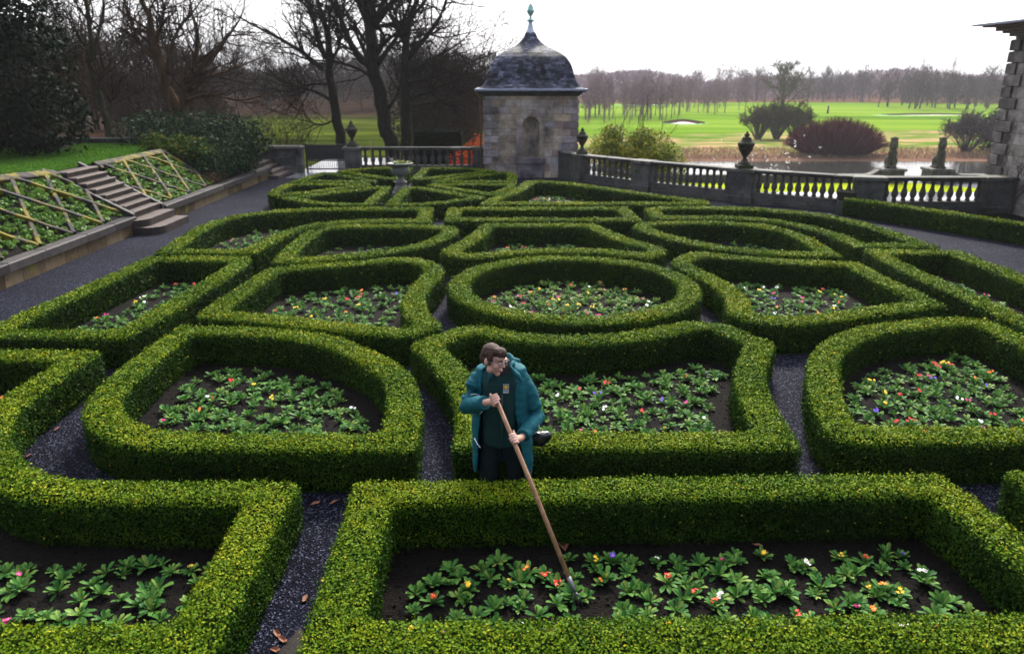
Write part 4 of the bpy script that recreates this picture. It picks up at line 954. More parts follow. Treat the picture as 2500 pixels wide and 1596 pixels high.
def generic(h, r, lev, kids, mat, seed, narrow=.35, clear=.3, twr=.03):
    random.seed(seed); segs = []; trunk = [np.array([0, 0, 0.])]; 
    for i in range(6): trunk.append(trunk[-1]+np.array([random.gauss(0, .03*h/6), random.gauss(0, .03*h/6), h/7]))
    for i in range(6): segs.append((np.array(trunk[i:i+2]), r*(1-i*.14), r*(1-(i+1)*.14)))
    n = 15
    for i in range(n):
        t = clear+(1-clear)*(i+random.random())/n; q = min(5, int(t*6)); pos = trunk[q]+(trunk[q+1]-trunk[q])*(t*6-q)
        a = random.uniform(0, 2*PI); d = np.array([math.cos(a), math.sin(a), random.uniform(.5, 1.4)]); branch(segs, pos, d, h*narrow*(1.15-.6*t), r*.4, lev, kids, .3, .2)
    V, F = twigmesh([(q, max(a, twr), max(b, twr*.8)) for q, a, b in segs]); return arrays('tree', V, [(F, 0, None, True)], [mat])
FAR = dict(birch=[generic(8.2, .16, 2, (3, 5), MT['twigpurple'], s, .30, .28, .03) for s in (11, 12, 13)],
           oak=[generic(10, .26, 2, (4, 5), MT['twiggrey'], s, .42, .15, .035) for s in (21, 22, 23)],
           dark=[generic(10, .2, 2, (5, 7), MT['twigdk'], s, .44, .08, .012) for s in (31, 32, 33)],
           under=[generic(4.5, .08, 2, (4, 6), MT['twigbrown'], s, .5, .02, .02) for s in (41, 42)],
           purple=[generic(9, .2, 2, (4, 5), MT['twigpurple'], s, .42, .12, .035) for s in (51, 52)])
random.seed(99)
def hz(x, y): return float(height(np.array([x]), np.array([y]))[0])
def plantout(kind, n, fx, label, group, smin=.8, smax=1.15):
    for i in range(n):
        x, y = fx(i); o = link('bare_tree' if kind != 'under' else 'thicket_bush', random.choice(FAR[kind]), label=label, cat='tree' if kind != 'under' else 'bush', group=group)
        s = random.uniform(smin, smax)*(.86 if y > 120 and x > 0 else 1); o.location = (x, y, hz(x, y)-.1); o.scale = (s, s, s*random.uniform(.85, 1.15)); o.rotation_euler[2] = random.uniform(0, 6.28)
def by_px(x0, x1, y0, y1, pw=1):
    def f(i):
        Y = y0+(y1-y0)*random.random()**pw; px_ = random.uniform(x0, x1)*1.0382
        return (px_-CX)/FP*(Y*CT+7*ST), Y
    return f
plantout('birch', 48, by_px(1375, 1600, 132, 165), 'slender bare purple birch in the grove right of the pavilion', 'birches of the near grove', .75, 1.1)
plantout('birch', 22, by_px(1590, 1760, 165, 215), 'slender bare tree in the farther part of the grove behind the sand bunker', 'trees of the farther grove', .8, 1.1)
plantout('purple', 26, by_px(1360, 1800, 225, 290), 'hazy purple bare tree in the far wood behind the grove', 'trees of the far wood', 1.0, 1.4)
plantout('oak', 44, by_px(1700, 2140, 236, 300), 'hazy grey bare tree in the far wood beyond the golf grass', 'grey trees of the far wood', .85, 1.2)
plantout('oak', 34, by_px(2060, 2420, 192, 230), 'dark grey bare tree in the wood beside the house corner', 'trees of the right hand wood', .85, 1.15)
plantout('dark', 56, lambda i: (lambda Y: (random.uniform(-.70, -.05)*Y, Y))(random.uniform(92, 135)), 'dark brown bare tree in the wood behind the left pasture', 'trees of the left hand wood', .6, 1.0)
plantout('dark', 16, lambda i: (lambda Y: (random.uniform(-.62, -.40)*Y, Y))(random.uniform(38, 60)), 'dark brown bare tree among the leaf litter behind the lawn', 'trees behind the lawn', .5, .8)
plantout('under', 30, lambda i: (lambda Y: (random.uniform(-.68, -.36)*Y, Y))(random.uniform(34, 64)), 'low brown thicket bush among the trees behind the lawn', 'thicket bushes behind the lawn', .6, 1.1)
plantout('under', 18, lambda i: (random.uniform(-5.6, -1.3), random.uniform(40, 52)), 'low dark thicket bush behind the balustrade and left of the pavilion', 'thicket bushes near the pavilion', .7, 1.15)
for (x, y, Y, hgt, lab) in ((2155, 140, 195, 1.5, 'tall thin bare tree with ivy at its top above the right hand wood'), (2228, 145, 200, 1.6, 'tallest thin bare pole of a tree above the right hand wood')):
    px_ = x*1.0382; X = (px_-CX)/FP*(Y*CT+2); o = link('bare_tree', FAR['birch'][0], label=lab, cat='tree'); o.location = (X, Y, hz(X, Y)); o.scale = (.55, .55, hgt)
# the far woods as continuous masses of twigs
def twigmass(name, n, fx, size, mat, label):
    P = np.array([fx() for _ in range(n)]); N = np.stack([rng.normal(size=n), rng.normal(size=n), np.zeros(n)], 1)
    d = rng.normal(size=(n, 3))*np.array([.5, .5, .2])+np.array([0, 0, 1]); d /= np.linalg.norm(d, axis=1)[:, None]; w = np.cross(d, rng.normal(size=(n, 3))); w /= np.linalg.norm(w, axis=1)[:, None]
    L = size[0]*(.5+rng.random((n, 1))); W = size[1]*(.6+.8*rng.random((n, 1)))
    V = np.stack([P-d*L/2, P+w*W/2, P+d*L/2, P-w*W/2], 1).reshape(-1, 3)
    link(name, arrays(name, V, [(np.arange(4*n).reshape(n, 4), 0, rng.random(n), False)], [mat]), kind='stuff', label=label, cat='wood')
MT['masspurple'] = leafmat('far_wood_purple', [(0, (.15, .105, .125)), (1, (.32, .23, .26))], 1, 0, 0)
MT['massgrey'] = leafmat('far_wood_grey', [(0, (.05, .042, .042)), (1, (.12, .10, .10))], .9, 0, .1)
MT['massdark'] = leafmat('left_wood_dark', [(0, (.014, .010, .010)), (1, (.045, .03, .028))], 1, 0, 0)
def fr():
    Y = random.uniform(285, 330); r = random.uniform(.03, .74); X = r*Y; h = 8.0+1.5*math.sin(X*.05)+1.2*math.sin(X*.13+1); return (X, Y, hz(X, Y)+h*random.random()**.8)
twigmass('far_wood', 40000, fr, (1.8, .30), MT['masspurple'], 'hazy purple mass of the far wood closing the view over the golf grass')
def fg():
    Y = random.uniform(232, 250); r = random.uniform(.50, .76); X = r*Y; h = 8+1.5*math.sin(X*.07); return (X, Y, hz(X, Y)+h*random.random()**.9)
twigmass('grey_wood', 6000, fg, (1.6, .26), MT['massgrey'], 'grey mass of twigs in the wood beside the house corner')
def fl():
    Y = random.uniform(128, 150); r = random.uniform(-.74, -.02); X = r*Y; h = 6.6+2*math.sin(X*.06+1)+1.2*math.sin(X*.17); h *= 1+.4*sst(.25, .6, -r); return (X, Y, hz(X, Y)+h*random.random()**.8)
twigmass('left_wood', 22000, fl, (1.3, .16), MT['massdark'], 'dark brown mass of the wood behind the left pasture')
def cloud(n, blobs, skew=.5):
    """points in a union of ellipsoids, denser towards their skins; returns points and outward normals"""
    w = np.array([b[3]*b[4]*b[5] for b in blobs])**.667; k = rng.choice(len(blobs), n, p=w/w.sum()); B = np.array(blobs)[k]
    d = rng.normal(size=(n, 3)); d /= np.linalg.norm(d, axis=1)[:, None]; r = rng.random((n, 1))**skew
    lump = 1+.16*fbm(d*2+B[:, :3]*3, 2.2)[:, None]
    return B[:, :3]+d*r*lump*B[:, 3:6], d
def leafshrub(name, label, cat, loc, blobs, n, size, mat, group=None, aspect=.5, stems=6, hang=0, stemh=1.0, tshift=0, jit=.7, skew=.45, bark=None, par=None):
    t = empty(name, loc, label=label, cat=cat, group=group); P, N = cloud(n, blobs, skew)
    P = P[P[:, 2] > .03] if par is None else P; N = N[:len(P)]
    ti = np.clip(.35+.28*rng.normal(size=len(P))+.25*fbm(P, 1.9, 5)+tshift, 0, 1)
    LV, LF = leaves(P, N, np.full(len(P), size), aspect, jit, .06, .2); link('foliage', arrays('foliage', LV, [(LF, 0, ti, False)], [mat]), t)
    segs = []
    for k in range(stems):
        b = random.choice(blobs); e = np.array([b[0]+random.uniform(-.5, .5)*b[3], b[1]+random.uniform(-.5, .5)*b[4], max(.3, b[2]+random.uniform(-.2, .5)*b[5])]); s0 = np.array([e[0]*.2, e[1]*.2, 0.]); m = (s0+e)/2+vrand()*.1*stemh
        segs.append((np.array([s0, (s0+m)/2, m, e]), .03*stemh, .012*stemh))
        for q in range(3): branch(segs, m+(e-m)*random.random(), e-s0+vrand()*.6, np.linalg.norm(e-s0)*.35, .012*stemh, 1, (3,))
    V, F = twigmesh(segs); link('trunk' if stems < 4 else 'stems', arrays('stems', V, [(F, 0, None, True)], [bark or MT['bark']]), t); return t
leafshrub('evergreen_tree', 'huge dark evergreen filling the upper left corner beside the lawn', 'tree', (-15.0, 21.5, 1.3), [(0, 0, 2.2, 2.9, 2.6, 2.3), (-.8, 0, 4.6, 2.7, 2.4, 2.6), (.6, .3, 6.2, 2.1, 2, 2.2), (1.2, -.4, 3.6, 2.0, 1.7, 1.5), (1.9, 0, 1.0, 1.3, 1.4, 1.1), (-2, 0, 7, 2.4, 2.2, 2.4), (1.7, .2, 5.0, 1.2, 1.2, .9)], 30000, .17, MT['yew'], stems=3, stemh=4, skew=.33)
leafshrub('evergreen_tree', 'dark ivy covered evergreen behind the bare trees, left of the pavilion', 'tree', (-5.6, 44, -1.2), [(0, 0, 2.2, 1.9, 1.6, 2.2), (.1, 0, 4.2, 1.5, 1.4, 1.5), (-.2, 0, 5.6, 1.0, 1.0, 1.3), (.6, 0, 4.9, .9, .9, .9)], 7000, .16, MT['yew'], stems=3, stemh=3, tshift=-.1)
leafshrub('rhododendron', 'large dark green rhododendron spreading behind the bank', 'shrub', (-10.9, 25.1, 1.0), [(0, 0, .6, 1.9, 1.6, .9), (1.3, .2, .55, 1.4, 1.4, .8), (-1.3, .6, .5, 1.3, 1.2, .8), (2.0, .6, .45, 1.0, 1.1, .75)], 9000, .11, MT['rhodo'], jit=.8)
leafshrub('rhododendron', 'bluish green rhododendron hanging over the coping at the end of the bank', 'shrub', (-9.45, 24.2, .3), [(0, 0, .75, 1.05, 1.9, .75), (.25, .9, .55, .85, 1.3, .6), (.1, -1.0, .5, .8, .9, .55)], 9000, .10, MT['rhodo'], tshift=.14, jit=.8)
leafshrub('laurel_shrub', 'light yellow green shrub with a few orange leaves in front of the rhododendrons', 'shrub', (-10.1, 22.9, .8), [(0, 0, .55, .8, .5, .5), (.6, .1, .45, .6, .5, .45), (-.6, 0, .7, .5, .4, .4)], 2400, .10, MT['rhodolight'])
leafshrub('laurel_shrub', 'small bright yellow green shrub peeping out at the right end of the rhododendrons', 'shrub', (-8.9, 26.6, .6), [(0, 0, .55, .45, .35, .3)], 300, .12, MT['willow'])
leafshrub('fern_shrub', 'low brownish shrub at the foot of the rhododendrons above the coping', 'shrub', (-9.0, 22.75, .42), [(0, 0, .12, .35, .7, .25)], 900, .08, MT['twigleaf'], stems=4, stemh=.4)
leafshrub('yellow_shrub', 'yellow green leafy bush behind the curved balustrade, right of the pavilion', 'shrub', (5.0, 31, -3.6), [(-.9, 0, 4.2, 1.0, 1.1, 1.0), (.55, 0, 4.1, 1.2, 1.2, .95), (1.35, 0, 3.5, .85, 1, .9), (-.2, .2, 3.0, 1.6, 1.2, 1.5), (-.95, 0, 4.8, .45, .6, .45), (.3, 0, 4.7, .6, .7, .42)], 20000, .12, MT['willow'], stemh=1.5, skew=.42, aspect=.45)
leafshrub('beech_hedge', 'copper orange beech foliage glowing behind the balustrade next to the pavilion', 'hedge', (-1.65, 30.6, -1.0), [(0, 0, .9, .75, .6, 1.0), (.40, 0, 1.6, .42, .4, .75), (-.5, 0, .9, .55, .4, .8), (.1, 0, 1.5, .5, .4, .55)], 5200, .07, MT['beech'])
mb = MB(); mb.box(-4.0, -2.1, 31.6, 32.4, -1, 1.28, 0)
n = 3000; P = np.stack([rng.uniform(-4.02, -2.08, n), rng.choice([31.58, 32.42], n), rng.uniform(-.6, 1.3, n)], 1); P2 = np.stack([rng.uniform(-4.02, -2.08, n), rng.uniform(31.6, 32.4, n), np.full(n, 1.29)], 1); P = np.concatenate([P, P2])
N = np.concatenate([np.tile([0, -1, 0], (n, 1)), np.tile([0, 0, 1], (n, 1))]); LV, LF = leaves(P+rng.normal(size=P.shape)*.03, N, np.full(2*n, .06), .6, .6)
bm_ = np.array(mb.v); link('clipped_hedge', arrays('clipped_hedge', np.concatenate([bm_, LV]), [(np.array(mb.f), 0, None, False), (LF+8, 1, rng.random(2*n)*.5, False)], [MT['boxcore'], MT['yew']]), label='dark square clipped hedge behind the balustrade beside the copper foliage', cat='hedge')
def vase(name, label, cat, loc, n, R, H, mat, group=None, curve=.5, lev=1, r=.05, kids=(5,), dome=False, thin=.03):
    segs = []
    for k in range(n):
        a = random.uniform(0, 2*PI); q = random.random()**.5
        tip = np.array([R[0]*q*math.cos(a), R[1]*q*math.sin(a), H*math.sqrt(max(.02, 1-q*q*.92))*random.uniform(.80, 1.06) if dome else H*(1-.45*q*q)*random.uniform(.6, 1)])
        b = np.array([tip[0]*.55, tip[1]*.55, 0]) if dome else np.array([tip[0]*.12, tip[1]*.12, 0]); m = b*.5+tip*.5+np.array([tip[0]*.1, tip[1]*.1, H*.12])
        segs.append((np.array([b, b*.6+m*.4, m, tip]), r, thin))
        if lev:
            for i in range(6): branch(segs, m+(tip-m)*random.random(), tip-b+vrand()*H*.35, H*.22, thin, lev, kids, .2, .3)
    V, F = twigmesh([(p, max(a, thin), max(b, thin*.7)) for p, a, b in segs])
    o = link(name, arrays(name, V, [(F, 0, rng.random(len(F)), True)], [mat]), label=label, cat=cat, group=group); o.location = loc; return o
def gp(x, y, Y): p = aty(x*1.0382, y*1.0382, Y); return (p.x, Y, hz(p.x, Y)-.05)
vase('dogwood', 'big dark red dome of bare dogwood stems on the river bank', 'shrub', gp(1962, 365, 82), 3000, (5.7, 3.6), 3.9, MT['dogwood'], lev=0, r=.03, dome=True, thin=.016)
for i, (x, Y, H, lab) in enumerate(((1783, 99, 4.4, 'left one of the grey green thorn bushes in front of the lone tree'), (1825, 100, 4.7, 'middle one of the grey green thorn bushes in front of the lone tree'), (1868, 99, 4.5, 'right one of the grey green thorn bushes, next to the red dogwood'))):
    vase('thorn_bush', lab, 'shrub', gp(x, 322, Y), 42, (2.0, 1.6), H, MT['thorn'], 'thorn bushes on the far bank', lev=2, kids=(4, 5), r=.12, thin=.026)
o = link('bare_tree', generic(9.5, .4, 2, (7, 8), MT['thorn'], 77, .62, .2, .05), label='lone broad bare tree on the golf grass behind the thorn bushes', cat='tree'); o.location = gp(1840, 240, 170); o.scale = (1.05, 1.05, 1.02)
vase('bare_shrub', 'grey bare shrub on the far bank left of the house corner', 'shrub', gp(2275, 338, 84), 50, (3.0, 2), 4.2, MT['twiggrey'], lev=2, kids=(4, 5), r=.06, thin=.022)
leafshrub('evergreen_shrub', 'dark evergreen shrub on the far bank touching the house corner', 'shrub', gp(2330, 335, 86), [(0, 0, 2.0, 2.3, 2, 2.1), (1.5, 0, 3.0, 2.2, 2, 2.2)], 4000, .32, MT['yew'], stemh=3)
n = 9000; X = rng.uniform(8, 66, n); Yr = 79+rng.random(n)**1.2*8; P = np.stack([X, Yr, height(X, Yr)+.1], 1)
d = rng.normal(size=(n, 3))*np.array([.35, .35, .1])+np.array([0, 0, 1]); w = np.cross(d, rng.normal(size=(n, 3))); w /= np.linalg.norm(w, axis=1)[:, None]; L = .26*(.5+rng.random((n, 1))); V = np.stack([P-d*L, P+w*.03, P+d*L, P-w*.03], 1).reshape(-1, 3)
link('reeds', arrays('reeds', V, [(np.arange(4*n).reshape(n, 4), 0, rng.random(n), False)], [MT['reed']]), kind='stuff', label='dry brown reeds along the far river bank', cat='reeds')
t = empty('blossom_shrub', (7.55, 23.4, -1.0), label='thin bare shrub with white buds behind the urn on the long balustrade', cat='shrub'); segs = []
for k in range(9): branch(segs, np.array([random.uniform(-.1, .1), 0, 0]), np.array([random.uniform(-.45, .6), random.uniform(-.2, .2), 1]), 2.2*random.uniform(.8, 1.05), .012, 1, (5,), .1, .12, (20, 45))
V, F = twigmesh(segs); link('stems', arrays('stems', V, [(F, 0, None, True)], [MT['twiggrey']]), t)
tips = np.array([s[0][-1] for s in segs]); tips = tips[tips[:, 2] > 1.6]; P = np.repeat(tips, 5, 0)+rng.normal(size=(len(tips)*5, 3))*.02; LV, LF = leaves(P, rng.normal(size=P.shape), np.full(len(P), .05), .7); link('buds', arrays('buds', LV, [(LF, 0, None, False)], [MT['white']]), t)
print('trees done')
# ------------------------------------------------------------------ primroses
def rosette(seed, n=11, size=.1):
    r = random.Random(seed); V, F, T = [], [], []
    for k in range(n):
        a = 2.4*k+r.uniform(-.3, .3); L = size*(r.uniform(.75, 1.15)-(.35 if k < 3 else 0)); lift = math.radians(r.uniform(22, 62) if k >= 4 else r.uniform(55, 80)); t = r.uniform(.15, .85)+.1*(k < 3)
        ca, sa = math.cos(a), math.sin(a); b = len(V); drop = r.uniform(.3, .9)
        for q, w in ((.05, .035), (.3, .07), (.6, .125), (.85, .13), (1.02, .025)):
            rr = L*q*math.cos(lift); z = .012+L*(q*math.sin(lift)-drop*.45*q*q); W = w*L
            for s_, dz in ((-1, .18*W), (0, -.10*W), (1, .18*W)): V.append((rr*ca-s_*W*sa, rr*sa+s_*W*ca, max(.004, z+dz+r.uniform(-.004, .004))))
        for q in range(4):
            for j in (0, 1): F.append((b+q*3+j, b+q*3+j+1, b+q*3+4+j, b+q*3+3+j)); T.append(min(1, max(0, t+(.14 if j else 0)+r.uniform(-.08, .08))))
    return V, F, T
ROS = []
for k in range(6):
    V, F, T = rosette(100+k, 20 if k % 2 else 17, .118); ROS.append((np.array(V), np.array(F), np.array(T), arrays('primrose', V, [(np.array(F), 0, np.array(T), True)], [MT['prim']])))
def flower(col, seed):
    r = random.Random(seed); mb = MB()
    for k in range(r.choice((2, 3, 4))):
        a = r.uniform(0, 6.28); d = r.uniform(.004, .03); c = Vector((d*math.cos(a), d*math.sin(a), r.uniform(.062, .09))); nrm = Vector((r.uniform(-.5, .5), r.uniform(-.6, .3), 1)).normalized(); T = Matrix.Translation(c) @ nrm.to_track_quat('Z', 'Y').to_matrix().to_4x4(); b = len(mb.v); R = r.uniform(.015, .021)
        mb.v.append(tuple(T @ Vector((0, 0, 0)))); m_ = 20
        for q in range(m_):
            an = 2*PI*q/m_; rr = R*(.62+.38*abs(math.cos(2.5*an))**.6); mb.v.append(tuple(T @ Vector((rr*math.cos(an), rr*math.sin(an), .004+.003*math.cos(5*an)))))
        for q in range(m_): mb.face((b, b+1+q, b+1+(q+1) % m_), 0)
        b = len(mb.v); mb.v += [tuple(T @ Vector((.0045*math.cos(2*PI*q/6), .0045*math.sin(2*PI*q/6), .0045))) for q in range(6)]; mb.face([b+q for q in range(6)], 1)
        mb.tube([(0, 0, .01), tuple(c*.6), tuple(c)], .0018, 4, 2)
    return mb.mesh('flower_cluster', [MT[col], MT['eye'], MT['prim']])
FL = {c: [flower(c, 50+i*7+len(c)) for i in range(2)] for c in ('yellow', 'red', 'orange', 'white', 'magenta', 'violet')}
def inpoly(x, y, P):
    n = len(P); c = False; j = n-1
    for i in range(n):
        if (P[i][1] > y) != (P[j][1] > y) and x < (P[j][0]-P[i][0])*(y-P[i][1])/(P[j][1]-P[i][1]+1e-12)+P[i][0]: c = not c
        j = i
    return c
def edge(x, y, P):
    A = P; B = np.roll(P, -1, 0); p = np.array([x, y]); t = np.clip(np.sum((p-A)*(B-A), 1)/(np.sum((B-A)**2, 1)+1e-12), 0, 1); return np.min(np.linalg.norm(p-(A+(B-A)*t[:, None]), axis=1))
BNAME = {'K1': 'the bottom left bed', 'K2': 'the long bed being hoed', 'K3': 'the leaf shaped bed on the left', 'K4': 'the bell shaped bed behind the gardener', 'K5': 'the leaf shaped bed on the right'}
random.seed(4); allp = []
for key, sp in (('K1', .165), ('K2', .152), ('K3', .155), ('K4', .158), ('K5', .155), ('K7', .19), ('K8', .185), ('K9', .165), ('K10', .19), ('K11', .22), ('K12', .25), ('K13', .25), ('K14', .2), ('K15', .26), ('K18', .24), ('K16', .3)):
    P = BEDS[key]; lo, hi = P.min(0), P.max(0); y = lo[1]+sp*.6; row = 0
    while y < hi[1]:
        x = lo[0]+sp*(.3+.5*(row % 2))
        while x < hi[0]:
            a, b = x+random.gauss(0, sp*.3), y+random.gauss(0, sp*.3)
            if inpoly(a, b, P) and edge(a, b, P) > (.17 if key not in ('K9',) else .14) and random.random() < .93: allp.append((math.hypot(a, b), a, b, key, random.random()))
            x += sp
        y += sp*.9; row += 1
allp.sort(); budget = 300
def zone(a, b, P):
    lo, hi = P.min(0), P.max(0); u = (a-lo[0])/(hi[0]-lo[0]); v = (b-lo[1])/(hi[1]-lo[1])
    return (('front', 'middle', 'back')[min(2, int(v*3))], ('left', 'centre', 'right')[min(2, int(u*3))])
def infr(x, y):
    zc = y*CT+HC*ST; return abs(x/zc) < .71 and (y > 3.35)
SV, SF, ST_, SM, off = [], [], [], [], 0; FV = {}; cnt = 0; nf = 0
far_fl = []
for dd_, a, b, key, q in allp:
    col = None
    if random.random() < (.22 if key in ('K9', 'K10') else .26 if key == 'K2' else .19 if key == 'K5' else .12): col = random.choices(('yellow', 'red', 'orange', 'white', 'magenta', 'violet'), (4, 4, 2.4, 2.2, 2.2, 1))[0]
    k = random.randrange(6); s = random.uniform(.72, 1.2)*.87; rz = random.uniform(0, 6.28)
    if cnt < budget and infr(a, b) and key in BNAME:
        cnt += 1; fz, lz = zone(a, b, BEDS[key]); sz = 'small' if s < .85 else 'large' if s > 1.08 else 'medium'
        lab = '%s primrose %s, %s %s of %s' % (sz, 'with %s flowers' % col if col else 'without flowers', fz, lz, BNAME[key])
        o = link('primrose', ROS[k][3], label=lab, cat='primrose', group='primroses of '+BNAME[key]); o.location = (a, b, .018); o.rotation_euler = (random.gauss(0, .08), random.gauss(0, .08), rz); o.scale = (s, s, s)
        if col: link('flower_cluster', random.choice(FL[col]), o)
    else:
        V, F, T, _ = ROS[k]; c, s_ = math.cos(rz), math.sin(rz); R = np.array([[c, -s_, 0], [s_, c, 0], [0, 0, 1]])
        SV.append((V*s) @ R.T+np.array([a, b, .018])); SF.append(F+off); ST_.append(np.clip(T+random.uniform(0, .25)*(key == 'K9'), 0, 1)); off += len(V)
        if col: far_fl.append((a, b, col, s))
g = [(np.concatenate(SF), 0, np.concatenate(ST_), True)]; cols = ['yellow', 'red', 'orange', 'white', 'magenta', 'violet']
for ci, c in enumerate(cols):
    L = [(a, b, s) for a, b, cc, s in far_fl if cc == c]; VV = []; 
    for a, b, s in L:
        for q in range(random.choice((2, 3, 4))):
            p = np.array([a+random.gauss(0, .018), b+random.gauss(0, .018), .075*s+.02+random.uniform(0, .02)]); an = np.arange(6)*PI/3
            VV.append(np.stack([p[0]+.014*np.cos(an), p[1]+.014*np.sin(an)-.0, p[2]+.009*np.sin(an)], 1))
    if VV: SV.append(np.concatenate(VV)); n = len(VV); g.append((np.arange(6*n).reshape(n, 6)+off, ci+1, None, False)); off += 6*n
link('primrose_planting', arrays('primrose_planting', np.concatenate(SV), g, [MT['prim']]+[MT[c] for c in cols]), kind='stuff', label='mixed primroses massed in the farther beds of the parterre', cat='primroses')
print('primroses', cnt, len(allp))
oct_ = np.array([[1, 0, 0], [-1, 0, 0], [0, 1, 0], [0, -1, 0], [0, 0, 1], [0, 0, -.3]], float); of_ = np.array([[0, 2, 4], [2, 1, 4], [1, 3, 4], [3, 0, 4], [2, 0, 5], [1, 2, 5], [3, 1, 5], [0, 3, 5]])
VV, FF, o_ = [], [], 0
for key in ('K1', 'K2', 'K3', 'K4', 'K5'):
    P = BEDS[key]; lo, hi = P.min(0), P.max(0); n = int(300*(hi[0]-lo[0])*(hi[1]-lo[1]))
    for a, b in zip(rng.uniform(lo[0], hi[0], n), rng.uniform(lo[1], hi[1], n)):
        if inpoly(a, b, P):
            r = .005+.016*random.random()**3; q = oct_*r*np.array([random.uniform(.7, 1.4), random.uniform(.7, 1.4), random.uniform(.5, .9)])+rng.normal(size=(6, 3))*r*.18; c_, s_ = math.cos(a*99), math.sin(a*99)
            q[:, :2] = np.stack([q[:, 0]*c_-q[:, 1]*s_, q[:, 0]*s_+q[:, 1]*c_], 1); VV.append(q+np.array([a, b, .021])); FF.append(of_+o_); o_ += 6
link('soil_clods', arrays('soil_clods', np.concatenate(VV), [(np.concatenate(FF), 0, None, False)], [MT['soil']]), kind='stuff', label='dark crumbs and clods of soil in the flower beds', cat='soil')
# flowers in the border by the house and in the planter urn
mb = MB()
for k in range(26):
    u = random.random(); x, y = 9.6+u*2.6+random.uniform(.3, .7), 18.6-u*3.6+random.uniform(.2, .8); mb.ball((x, y, .10), (.10, .10, .09), 6, 0, random.random()); mb.ball((x+random.uniform(-.06, .06), y-.06, .2), .035, 6, random.choice((1, 2, 3, 4)))
mb.build('border_planting', [MT['prim'], MT['yellow'], MT['orange'], MT['magenta'], MT['red']], kind='stuff', label='mixed bedding flowers in the border in front of the house wall', cat='flowers')
for k in range(9):
    a = k*2.4; r = .05+.028*k; s = 1.0; o = link('primrose', ROS[k % 6][3], label='small primrose planted in the stone urn at the hub of the wheel', cat='primrose', group='primroses in the central urn'); o.location = (wx+r*math.cos(a), wy+r*math.sin(a), .955); o.scale = (s, s, s)
    c = ('yellow', 'orange', None, 'red', 'orange', 'yellow', 'yellow', 'white', 'orange')[k]
    if c: link('flower_cluster', FL[c][k % 2], o)
# fallen leaves on the paths
lf = M('dead_leaf', [(.3, (.09, .03, .012)), (.7, (.24, .09, .04))], 30, .7)
for k, (x, y, dz) in enumerate(((1115, 1068, 0), (1122, 1092, 0), (1125, 1130, 0), (690, 1560, 0), (672, 1585, 0), (676, 1545, 0), (770, 1228, 0), (815, 1225, 0), (745, 1460, 0), (70, 1112, 0), (140, 1046, 0), (1375, 1330, .02), (1425, 1448, .02), (600, 850, 0), (1850, 1330, .02))):
    p = atz(x, y, dz+.012); mb = MB(); L, W = .045, .018; mb.v += [(-L, 0, 0), (-.01, W, .012), (L*.5, W*.8, .006), (L, 0, .012), (L*.5, -W*.8, .0), (-.01, -W, .008), (0, 0, -.004)]
    for q in range(6): mb.face((6, (q+1) % 6, q), 0)
    o = mb.build('fallen_leaf', lf, label='single brown fallen leaf lying %s' % ('on the gravel beside the gardener' if k < 3 else 'in the narrow path at the bottom between two hedges' if k < 9 else 'on the gravel strip at the left edge' if k < 11 else 'on the dark soil of a bed'), cat='leaf', group='fallen leaves'); o.location = p; o.rotation_euler = (0, random.uniform(-.2, .2), random.uniform(0, 6)); 
    if k == 11: o.scale = (2.2, 2.2, 2)
